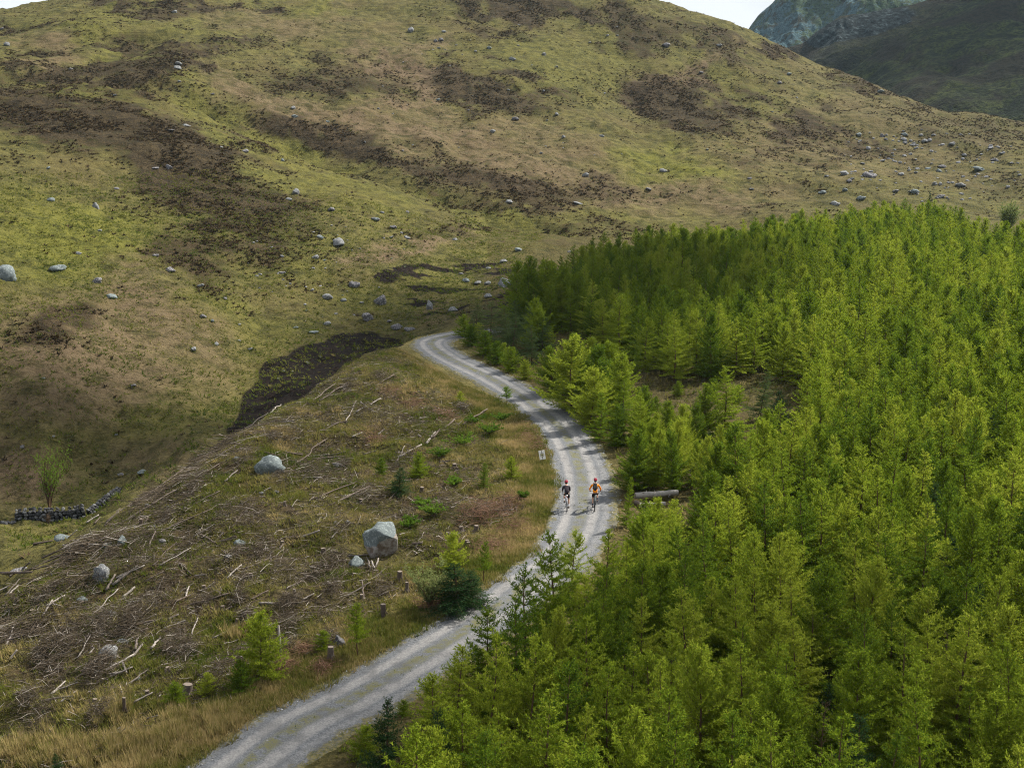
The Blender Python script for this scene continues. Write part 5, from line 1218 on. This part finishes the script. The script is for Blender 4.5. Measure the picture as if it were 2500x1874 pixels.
BR = [(1195, 1062, .8, 3.0, 'low green bramble patch on the bank above the trail sign'), (1125, 1088, .8, 3.2, 'broad green bramble patch up the bank, left of the trail sign'), (1060, 1262, .7, 2.4, 'sparse green bramble below the low spreading spruce'), (1080, 1118, .6, 2.2, 'small bramble patch at the low end of the green bank growth'),
      (1225, 1030, .6, 2.2, 'green bramble sprawl under the lone sapling'), (1160, 1035, .6, 2.6, 'green bramble sprawl in the middle of the bank'), (1110, 1190, .6, 1.8, 'green weeds above the little bank larch'), (1275, 1222, .5, 1.2, 'bright yellow green weed clump on the bank beside the riders'), (1000, 1290, .6, 2.0, 'green bramble right of the big broken boulder'), (1030, 1240, .5, 1.8, 'dull green weeds above that bramble by the boulder')]
for i, (px, py, hh, ww, lb) in enumerate(BR):
    p = at(px, py); shrub('bramble', p, hh, ww, 18, M_SHRUB, 26, .12, .065, 8 + i * 3, lb, cat='bramble')
p = at(118, 1283); shrub('dead_sapling', p, .9, .7, 8, M_DEADN, 20, .06, .03, 12, 'rusty brown dead sapling standing before the dry stone wall', cat='sapling')
p = at(2448, 592); shrub('bracken_patch', p, 1.2, 4.2, 22, M_DEADN, 26, .16, .05, 13, 'russet bracken patch under the pale willow at the right edge', cat='bracken')
p = at(1252, 1012)

# ------------------------------------------------------------------ trail sign, post, log seat
M_WHITE = plain('white board', (.78, .77, .74), .5, .4, .05)
M_STAKE = plain('dark stake', (.05, .04, .03), .8)
M_RING = plain('grey ring print', (.36, .36, .38), .6)
M_YEL = plain('pale yellow disc', (.62, .58, .34), .6)
M_BLK = plain('black print', (.02, .018, .012), .6)
p = at(1327, 1132)
e = empty('trail_sign', p, (R_(-6), R_(-9), R_(4)))
MB().box((0, 0, .58), (.40, .022, .60)).build('board', M_WHITE, e, smooth=False)
MB().box((0, .032, .36), (.05, .04, .80)).build('stake', M_STAKE, e, smooth=False)
def disc_y(r0, r1, y, n=28, th=.004):
    m = MB(); v = []
    for k in range(n):
        a = 2 * math.pi * k / n
        for r, yy in ((r0, y), (r1, y), (r1, y + th), (r0, y + th)): v.append((r * math.cos(a), yy, r * math.sin(a)))
    f = []
    for k in range(n):
        j = (k + 1) % n
        for q in range(4): f.append((k * 4 + q, j * 4 + q, j * 4 + (q + 1) % 4, k * 4 + (q + 1) % 4))
    m.add(v, f); return m
disc_y(.105, .145, -.0155).build('ring', M_RING, e, smooth=False, loc=(0, 0, .585))
disc_y(.0, .105, -.0150).build('disc', M_YEL, e, smooth=False, loc=(0, 0, .585))
ar = MB(); ar.add([(-.062, -.021, -.035), (.062, -.021, -.035), (0, -.021, .10), (-.062, -.016, -.035), (.062, -.016, -.035), (0, -.016, .10)], [(0, 1, 2), (3, 5, 4), (0, 3, 4, 1), (1, 4, 5, 2), (2, 5, 3, 0)])
ar.build('arrow', M_BLK, e, smooth=False, loc=(0, 0, .585))
MB().box((0, -.0185, .755), (.030, .005, .235)).build('stripe', M_STAKE, e, smooth=False)
MB().box((0, -.0185, .40), (.030, .005, .24)).build('stripe', M_STAKE, e, smooth=False)
tag(e, 'white trail sign with a ringed black arrow on the bank beside the bend', 'sign')
p = at(687, 1612)
e = empty('post', p, (0, R_(-2.5), 0)); m = MB(); m.tube([(0, 0, -.2), (0, 0, .8), (.01, 0, 1.62)], [.055, .052, .048], 8)
m.build('shaft', M_LOG, e); MB().ball((.01, 0, 1.62), (.047, .047, .02), 8, 4).build('top', M_CUT, e)
tag(e, 'thin grey wooden post beside the bushy larch on the verge', 'post')
def lying(px0, py0, px1, py1, r, lift, label, seed):
    a, b = at(px0, py0), at(px1, py1); d = b - a; L = d.length
    e = empty('log', a + Vector((0, 0, r + lift)), (0, -math.asin(d.z / L), math.atan2(d.y, d.x))); g = random.Random(seed); m = MB()
    k = 9; m.tube([Vector((L * i / k, g.uniform(-.02, .02), g.uniform(-.02, .02))) for i in range(k + 1)], [r * (1.06 - .14 * i / k) * g.uniform(.95, 1.05) for i in range(k + 1)], 12, caps=False)
    for _ in range(7):
        x_ = g.uniform(.2, L - .2); an = g.uniform(0, 6.28); q_ = Vector((x_, math.cos(an) * r * .9, math.sin(an) * r * .9)); m.tube([q_, q_ * 1.0 + Vector((g.uniform(-.05, .1), math.cos(an) * .10, math.sin(an) * .10))], [r * .22, r * .13], 5)
    m.build('wood', M_PALE if seed < 3 else M_DLOG, e)
    for x, s in ((0, 1.05), (L, .9)):
        c = MB(); c.tube([Vector((x - .01, 0, 0)), Vector((x + .01, 0, 0))], r * s * .97, 12); c.build('cut_face', M_CUT, e, smooth=False)
    return tag(e, label, 'log')
lying(1550, 1224, 1655, 1216, .18, .16, 'thick bleached log lying across others at the right of the track', 1)
lying(1562, 1240, 1625, 1236, .14, 0, 'thinner pale log under the thick bleached one', 2)
lying(1552, 1232, 1600, 1246, .13, .02, 'short dark propping log under the left end of the bleached one', 3)
# ------------------------------------------------------------------ the two riders
M_SKIN = plain('skin', (.50, .29, .20), .6, .3, .06, 30)
M_HELM = plain('red helmet', (.42, .02, .045), .35, .5, .1)
M_JER = plain('charcoal jersey', (.024, .019, .024), .85, .1)
M_JACK = plain('orange jacket', (.90, .27, .008), .75, .15)
M_SHORT = plain('black shorts', (.012, .012, .014), .8, .15)
M_SOCK = plain('white socks', (.72, .72, .74), .85, .1)
M_SOCKD = plain('navy socks', (.03, .035, .06), .85, .1)
M_SHOE = plain('dark shoes', (.03, .028, .03), .6, .3)
M_PACK = plain('black backpack', (.03, .03, .03), .8, .15)
M_PACKG = plain('grey strap print', (.20, .20, .19), .7, .2)
M_HAIR = plain('dark hair', (.03, .02, .012), .8)
M_EYE = plain('eye', (.02, .02, .02), .3)
M_TYRE = plain('tyre rubber', (.016, .016, .016), .85, .1)
M_RIM = plain('rim', (.10, .10, .11), .4, .5, metal=.4)
M_STEEL = plain('steel', (.45, .45, .46), .35, .5, metal=.9)
M_FRW = plain('white frame paint', (.70, .72, .78), .3, .5)
M_FRD = plain('grey green frame paint', (.12, .16, .15), .35, .5)
M_BLKP = plain('black component', (.015, .015, .016), .5, .4)
M_REDP = plain('red saddle bag', (.45, .02, .04), .6)
def skin_mesh(name, chains, root=0, sub=2):
    """one continuous surface grown round a skeleton: verts [(co, r)], edges"""
    verts, edges = chains
    me = bpy.data.meshes.new(name); me.from_pydata([v[0] for v in verts], edges, []); me.update()
    o = bpy.data.objects.new(name, me); COL.objects.link(o)
    md = o.modifiers.new('skin', 'SKIN'); md.use_smooth_shade = True; md.branch_smoothing = .6
    if not me.skin_vertices: me.skin_vertices.new()
    for i, v in enumerate(verts):
        r = v[1]; d = me.skin_vertices[0].data[i]; d.radius = r if isinstance(r, (tuple, list)) else (r, r); d.use_root = (i == root)
    s = o.modifiers.new('sub', 'SUBSURF'); s.levels = sub; s.render_levels = sub
    dg = bpy.context.evaluated_depsgraph_get(); out = bpy.data.meshes.new_from_object(o.evaluated_get(dg))
    out.name = name; bpy.data.objects.remove(o); bpy.data.meshes.remove(me)
    out.polygons.foreach_set('use_smooth', [True] * len(out.polygons)); out.update()
    return out
class SK:
    def __init__(s): s.v = []; s.e = []
    def p(s, co, r, to=None):
        s.v.append((tuple(co), r)); i = len(s.v) - 1
        if to is not None: s.e.append((to, i))
        return i
    def chain(s, to, *pr):
        for co, r in pr: to = s.p(co, r, to)
        return to
    def data(s): return s.v, s.e
V3 = Vector
def bicycle(e, drop, frame_mat):
    rr, wb = .35, 1.06; RH, FH = V3((0, 0, rr)), V3((0, wb, rr)); BB = V3((0, .43, .285)); ST = V3((0, .24, .84)); SD = V3((0, .215, .98)); HT = V3((0, .80, .93)); HB = V3((0, .845, .74))
    m = MB(); m.tube([BB, ST], .017); m.tube([ST, SD], .013); m.tube([BB, HB], .021); m.tube([ST, HT], .017); m.tube([HT, HB], .020)
    for s in (-1, 1):
        m.tube([BB + V3((s * .03, 0, 0)), RH + V3((s * .062, .01, 0))], [.012, .009]); m.tube([ST + V3((s * .02, 0, -.03)), RH + V3((s * .062, 0, .01))], [.010, .008])
    m.build('frame', frame_mat, e)
    f = MB()
    for s in (-1, 1): f.tube([HB + V3((s * .045, .0, -.02)), FH + V3((s * .055, -.01, 0))], [.016, .012])
    f.tube([HB + V3((-.05, 0, -.01)), HB + V3((.05, 0, -.01))], .016); f.build('fork', frame_mat, e)
    tw = .019 if drop else .030
    for c in (RH, FH):
        w = empty('wheel', c); w.parent = e
        tb = MB(); tb.tube([V3((0, (rr - tw) * math.cos(a), (rr - tw) * math.sin(a))) for a in np.linspace(0, 2 * math.pi, 36, endpoint=False)], tw, 8, closed=True); tb.build('tyre', M_TYRE, w)
        tb = MB(); tb.tube([V3((0, (rr - 2.3 * tw) * math.cos(a), (rr - 2.3 * tw) * math.sin(a))) for a in np.linspace(0, 2 * math.pi, 36, endpoint=False)], .011, 6, closed=True); tb.build('rim', M_RIM, w)
        sp = MB()
        for k in range(24):
            a = 2 * math.pi * k / 24; sp.tube([V3(((.03 if k % 2 else -.03), .02 * math.cos(a + .6), .02 * math.sin(a + .6))), V3((0, (rr - 2.4 * tw) * math.cos(a), (rr - 2.4 * tw) * math.sin(a)))], .0016, 3)
        sp.tube([V3((-.06, 0, 0)), V3((.06, 0, 0))], .022, 8); sp.build('spokes', M_STEEL, w)
    s = MB(); s.ball(SD + V3((0, -.06, .02)), (.075, .11, .028), 10, 6); s.ball(SD + V3((0, .07, .02)), (.03, .12, .022), 10, 6); s.build('saddle', M_SHORT if not drop else M_WHITE, e)
    h = MB(); h.tube([HT, HT + V3((0, .04, .06)), HT + V3((0, .07, .07))], .016)
    if drop:
        for sg in (-1, 1):
            h.tube([HT + V3((0, .07, .07)), HT + V3((sg * .19, .07, .07)), HT + V3((sg * .21, .14, .07)), HT + V3((sg * .215, .17, .01)), HT + V3((sg * .22, .12, -.06)), HT + V3((sg * .225, .04, -.07))], .013, 8)
            h.tube([HT + V3((sg * .21, .13, .07)), HT + V3((sg * .21, .18, .13))], [.018, .014])
    else:
        h.tube([HT + V3((-.36, .02, .09)), HT + V3((-.1, .07, .07)), HT + V3((.1, .07, .07)), HT + V3((.36, .02, .09))], .013, 8)
        for sg in (-1, 1): h.tube([HT + V3((sg * .26, .04, .085)), HT + V3((sg * .27, .10, .07)), HT + V3((sg * .35, .10, .07))], .006, 5)
    h.build('handlebar', M_BLKP, e)
    c = MB(); n = 20; c.tube([BB + V3((-.05, 0, 0)), BB + V3((.05, 0, 0))], .022, 10)
    c.tube([BB + V3((.055, .085 * math.cos(a), .085 * math.sin(a))) for a in np.linspace(0, 2 * math.pi, n, endpoint=False)], .006, 5, closed=True)
    return BB, SD, HT, c
def rider(foot, yaw, jersey, drop, frame_mat, right_down, up, labels, sock):
    bike = empty('bicycle', foot, (0, 0, yaw), (.95, .95, .95)); BB, SD, HT, crank = bicycle(bike, drop, frame_mat)
    sg = 1 if right_down else -1; PED = {}
    for s in (-1, 1):
        d = -1 if s == sg else 1; q = BB + V3((s * .075, .045 * d, .165 * d)); crank.tube([BB + V3((s * .06, 0, 0)), q], [.012, .009])
        pd = MB(); pd.box(q + V3((s * .055, 0, 0)), (.095, .075, .018)); pd.build('pedal', M_BLKP, bike, smooth=False); PED[s] = q + V3((s * .06, -.02, .0))
    crank.build('crankset', M_STEEL, bike)
    if drop: MB().ball(SD + V3((.0, -.02, -.07)), (.045, .08, .045), 8, 6).build('saddle_bag', M_REDP, bike)
    tag(bike, labels[1], 'bicycle')
    P = empty('person', foot, (0, 0, yaw), (.95, .95, .95)); tag(P, labels[0], 'person')
    pel = V3((0, SD.y + .02, SD.z + .12))
    sh_y, sh_z = (pel.y + .43, pel.z + .32) if not up else (pel.y + .26, pel.z + .44)
    chest = V3((0, sh_y - .02, sh_z - .03)); mid = pel.lerp(chest, .5) + V3((0, -.055, .03))
    neck = V3((0, sh_y + .045, sh_z + .06)); head = neck + (V3((0, .085, .115)) if not up else V3((0, .05, .135)))
    body = SK(); r0 = body.p(pel, (.125, .105)); a = body.chain(r0, (mid, (.135, .100))); ch = body.chain(a, (chest, (.150, .105))); nk = body.chain(ch, (neck, .056))
    nk = body.chain(nk, (neck.lerp(head, .5), .055)); hd = body.chain(nk, (head, (.078, .095)), (head + V3((0, .01, .075)), (.070, .085)))
    jk = SK(); j0 = jk.p(pel + V3((0, -.015, -.02)), (.150, .126)); j1 = jk.chain(j0, (pel.lerp(mid, .5) + V3((0, -.02, .01)), (.150, .122)), (mid, (.154, .116)), (chest, (.168, .120))); jk.chain(j1, (neck + V3((0, -.01, -.015)), .066))
    so = SK(); s0 = so.p(pel + V3((0, .0, .05)), (.140, .118))
    so.chain(s0, (pel + V3((0, .0, -.03)), (.138, .12)))
    hands = {}
    for s in (-1, 1):
        if drop: hand = HT + V3((s * .212, .13, .11)); elb_o = V3((s * .025, -.05, -.03))
        else: hand = HT + V3((s * .325, .03, .115)); elb_o = V3((s * .085, -.05, -.02))
        shd = chest + V3((s * .185, .0, .02)); elb = shd.lerp(hand, .5) + elb_o + V3((0, 0, -.05)); wr = hand + (elb - hand).normalized() * .075
        i = body.chain(ch, (shd, .060), (shd.lerp(elb, .5), .048), (elb, .040), (elb.lerp(wr, .45), .040), (wr, .028), (hand, (.042, .024)))
        # fingers round the bar and a thumb at the side of the palm
        d = (hand - wr).normalized(); sd_ = V3((s, 0, 0)); 
        for k in range(4):
            o = (k - 1.5) * .019; ln_ = (.062, .072, .068, .052)[k]
            b0 = hand + d * .02 + (sd_ * o if not drop else V3((0, 0, -o)) + V3((0, .0, .0)))
            body.chain(i, (b0, .0105), (b0 + d * ln_ * .5 + V3((0, .01, -.012)), .0098), (b0 + d * ln_ * .6 + V3((0, .004, -.040)), .0088), (b0 + d * ln_ * .25 + V3((0, -.006, -.058)), .008))
        tb = hand - d * .01 - sd_ * .035; body.chain(i, (tb, .0115), (tb + d * .03 - sd_ * .012 + V3((0, 0, -.02)), .0098), (tb + d * .045 + V3((0, 0, -.042)), .0088))
        k = jk.chain(j1, (shd, .076), (shd.lerp(elb, .5), .062), (elb, .054), (elb.lerp(wr, .5), .050), (wr, .036))
        hip = pel + V3((s * .095, .03, -.045)); ft = PED[s] + V3((0, -.015, .085)); ank = ft + V3((0, -.055, .045))
        D = (ank - hip); Ld = D.length; up_l = .44; lo_l = .44
        kx = min(.999, Ld / (up_l + lo_l)); bend = math.sqrt(max(.0004, up_l ** 2 - (Ld * .5) ** 2)); fwd = V3((0, 1, 0)); fwd = (fwd - D.normalized() * fwd.dot(D.normalized())).normalized()
        knee = hip + D * .5 + fwd * bend + V3((s * .02, 0, 0))
        i = body.chain(r0, (hip, .094), (hip.lerp(knee, .45), .078), (knee, .056), (knee.lerp(ank, .35) + V3((0, -.018, 0)), .056), (knee.lerp(ank, .75), .040), (ank, .034))
        body.chain(i, (ft + V3((0, .0, -.03)), (.036, .030)), (ft + V3((0, .13, -.045)), (.036, .022)))
        so.chain(s0, (hip, .106), (hip.lerp(knee, .45), .092), (hip.lerp(knee, .78), .076))
        sk = SK(); q = sk.p(knee.lerp(ank, .62), .050); sk.chain(q, (knee.lerp(ank, .85), .043), (ank, .040)); link('sock', skin_mesh('sock', sk.data()), sock, P)
        sh = MB(); sh.ball(ft + V3((0, .045, -.05)), (.048, .145, .036), 10, 6); sh.ball(ft + V3((0, -.05, -.025)), (.042, .055, .055), 10, 6); sh.build('shoe', M_SHOE, P)
    link('body', skin_mesh('body', body.data()), M_SKIN, P)
    link('jersey' if not up else 'jacket', skin_mesh('jersey', jk.data()), jersey, P)
    link('shorts', skin_mesh('shorts', so.data()), M_SHORT, P)
    H = head + V3((0, .01, .05))
    fc = MB(); fc.ball(H + V3((0, .098, -.035)), (.014, .022, .022), 8, 6); fc.build('nose', M_SKIN, P)
    for s in (-1, 1):
        MB().ball(H + V3((s * .033, .085, -.005)), (.012, .010, .009), 8, 6).build('eye', M_EYE, P)
        MB().ball(H + V3((s * .082, -.005, -.03)), (.012, .022, .032), 8, 6).build('ear', M_SKIN, P)
    MB().ball(H + V3((0, .088, -.085)), (.026, .010, .007), 8, 5).build('mouth', M_HELM, P)
    MB().ball(H + V3((0, -.03, -.03)), (.083, .088, .085), 12, 8).build('hair', M_HAIR, P)
    hm = MB(); c = H + V3((0, .0, .035)); n = 16
    for i in range(7):
        a = math.pi * .56 * i / 6
        for k in range(n): 
            b = 2 * math.pi * k / n; hm.v.append(tuple(c + V3((.112 * math.sin(a) * math.cos(b), .142 * math.sin(a) * math.sin(b), .115 * math.cos(a)))))
    hm.f = [(i * n + k, (i + 1) * n + k, (i + 1) * n + (k + 1) % n, i * n + (k + 1) % n) for i in range(6) for k in range(n)]
    hel = hm.build('helmet', M_HELM, P)
    vt = MB()
    for x in (-.05, 0, .05): vt.tube([c + V3((x, -.125, .045)), c + V3((x * 1.05, -.06, .108)), c + V3((x * 1.05, .03, .118))], [.008, .011, .008], 6)
    vt.build('vent', M_BLKP, hel)
    if up:
        B = empty('backpack', foot, (0, 0, yaw), (.95, .95, .95)); c = mid.lerp(chest, .55) + V3((0, -.165, .035)); tilt = Euler((-.42, 0, 0))
        m = MB(); m.ball(c, (.145, .095, .235), 14, 10, tilt); m.build('bag', M_PACK, B)
        m = MB(); m.ball(c + V3((0, -.075, -.07)), (.105, .05, .10), 12, 8, tilt); m.build('pocket', M_PACK, B)
        m = MB()
        for s in (-1, 1): m.tube([c + V3((s * .05, -.095, .13)), c + V3((s * .06, -.128, .0)), c + V3((s * .05, -.125, -.13))], .008, 5)
        m.tube([c + V3((-.06, -.118, .05)), c + V3((.06, -.118, .05))], .007, 5); m.build('piping', M_PACKG, B)
        for s in (-1, 1):
            m = MB(); m.tube([c + V3((s * .09, .04, .17)), chest + V3((s * .105, .02, .125)), chest + V3((s * .12, .13, .0)), mid + V3((s * .15, .06, .0)), c + V3((s * .12, .05, -.16))], [.018] * 5, 6); m.build('strap', M_PACK, B)
        tag(B, labels[2], 'backpack')
def track_z(x, y): return float(hz(x, y)) + .055
q = on_z(1384, 1250, .03); rider((q[0], q[1], track_z(*q)), R_(1.5), M_JER, True, M_FRW, True, False, ('cyclist in charcoal long sleeved jersey, black shorts and red helmet, riding on the left', 'drop bar bicycle with pale frame under the dark jersey rider'), M_SOCK)
q = on_z(1452, 1248, .03); rider((q[0], q[1], track_z(*q)), R_(-5), M_JACK, False, M_FRD, False, True, ('cyclist in orange jacket, black shorts and red helmet, riding on the right', 'mountain bike with knobbly tyres under the orange jacketed rider', 'black backpack worn over the orange jacket'), M_SOCKD)
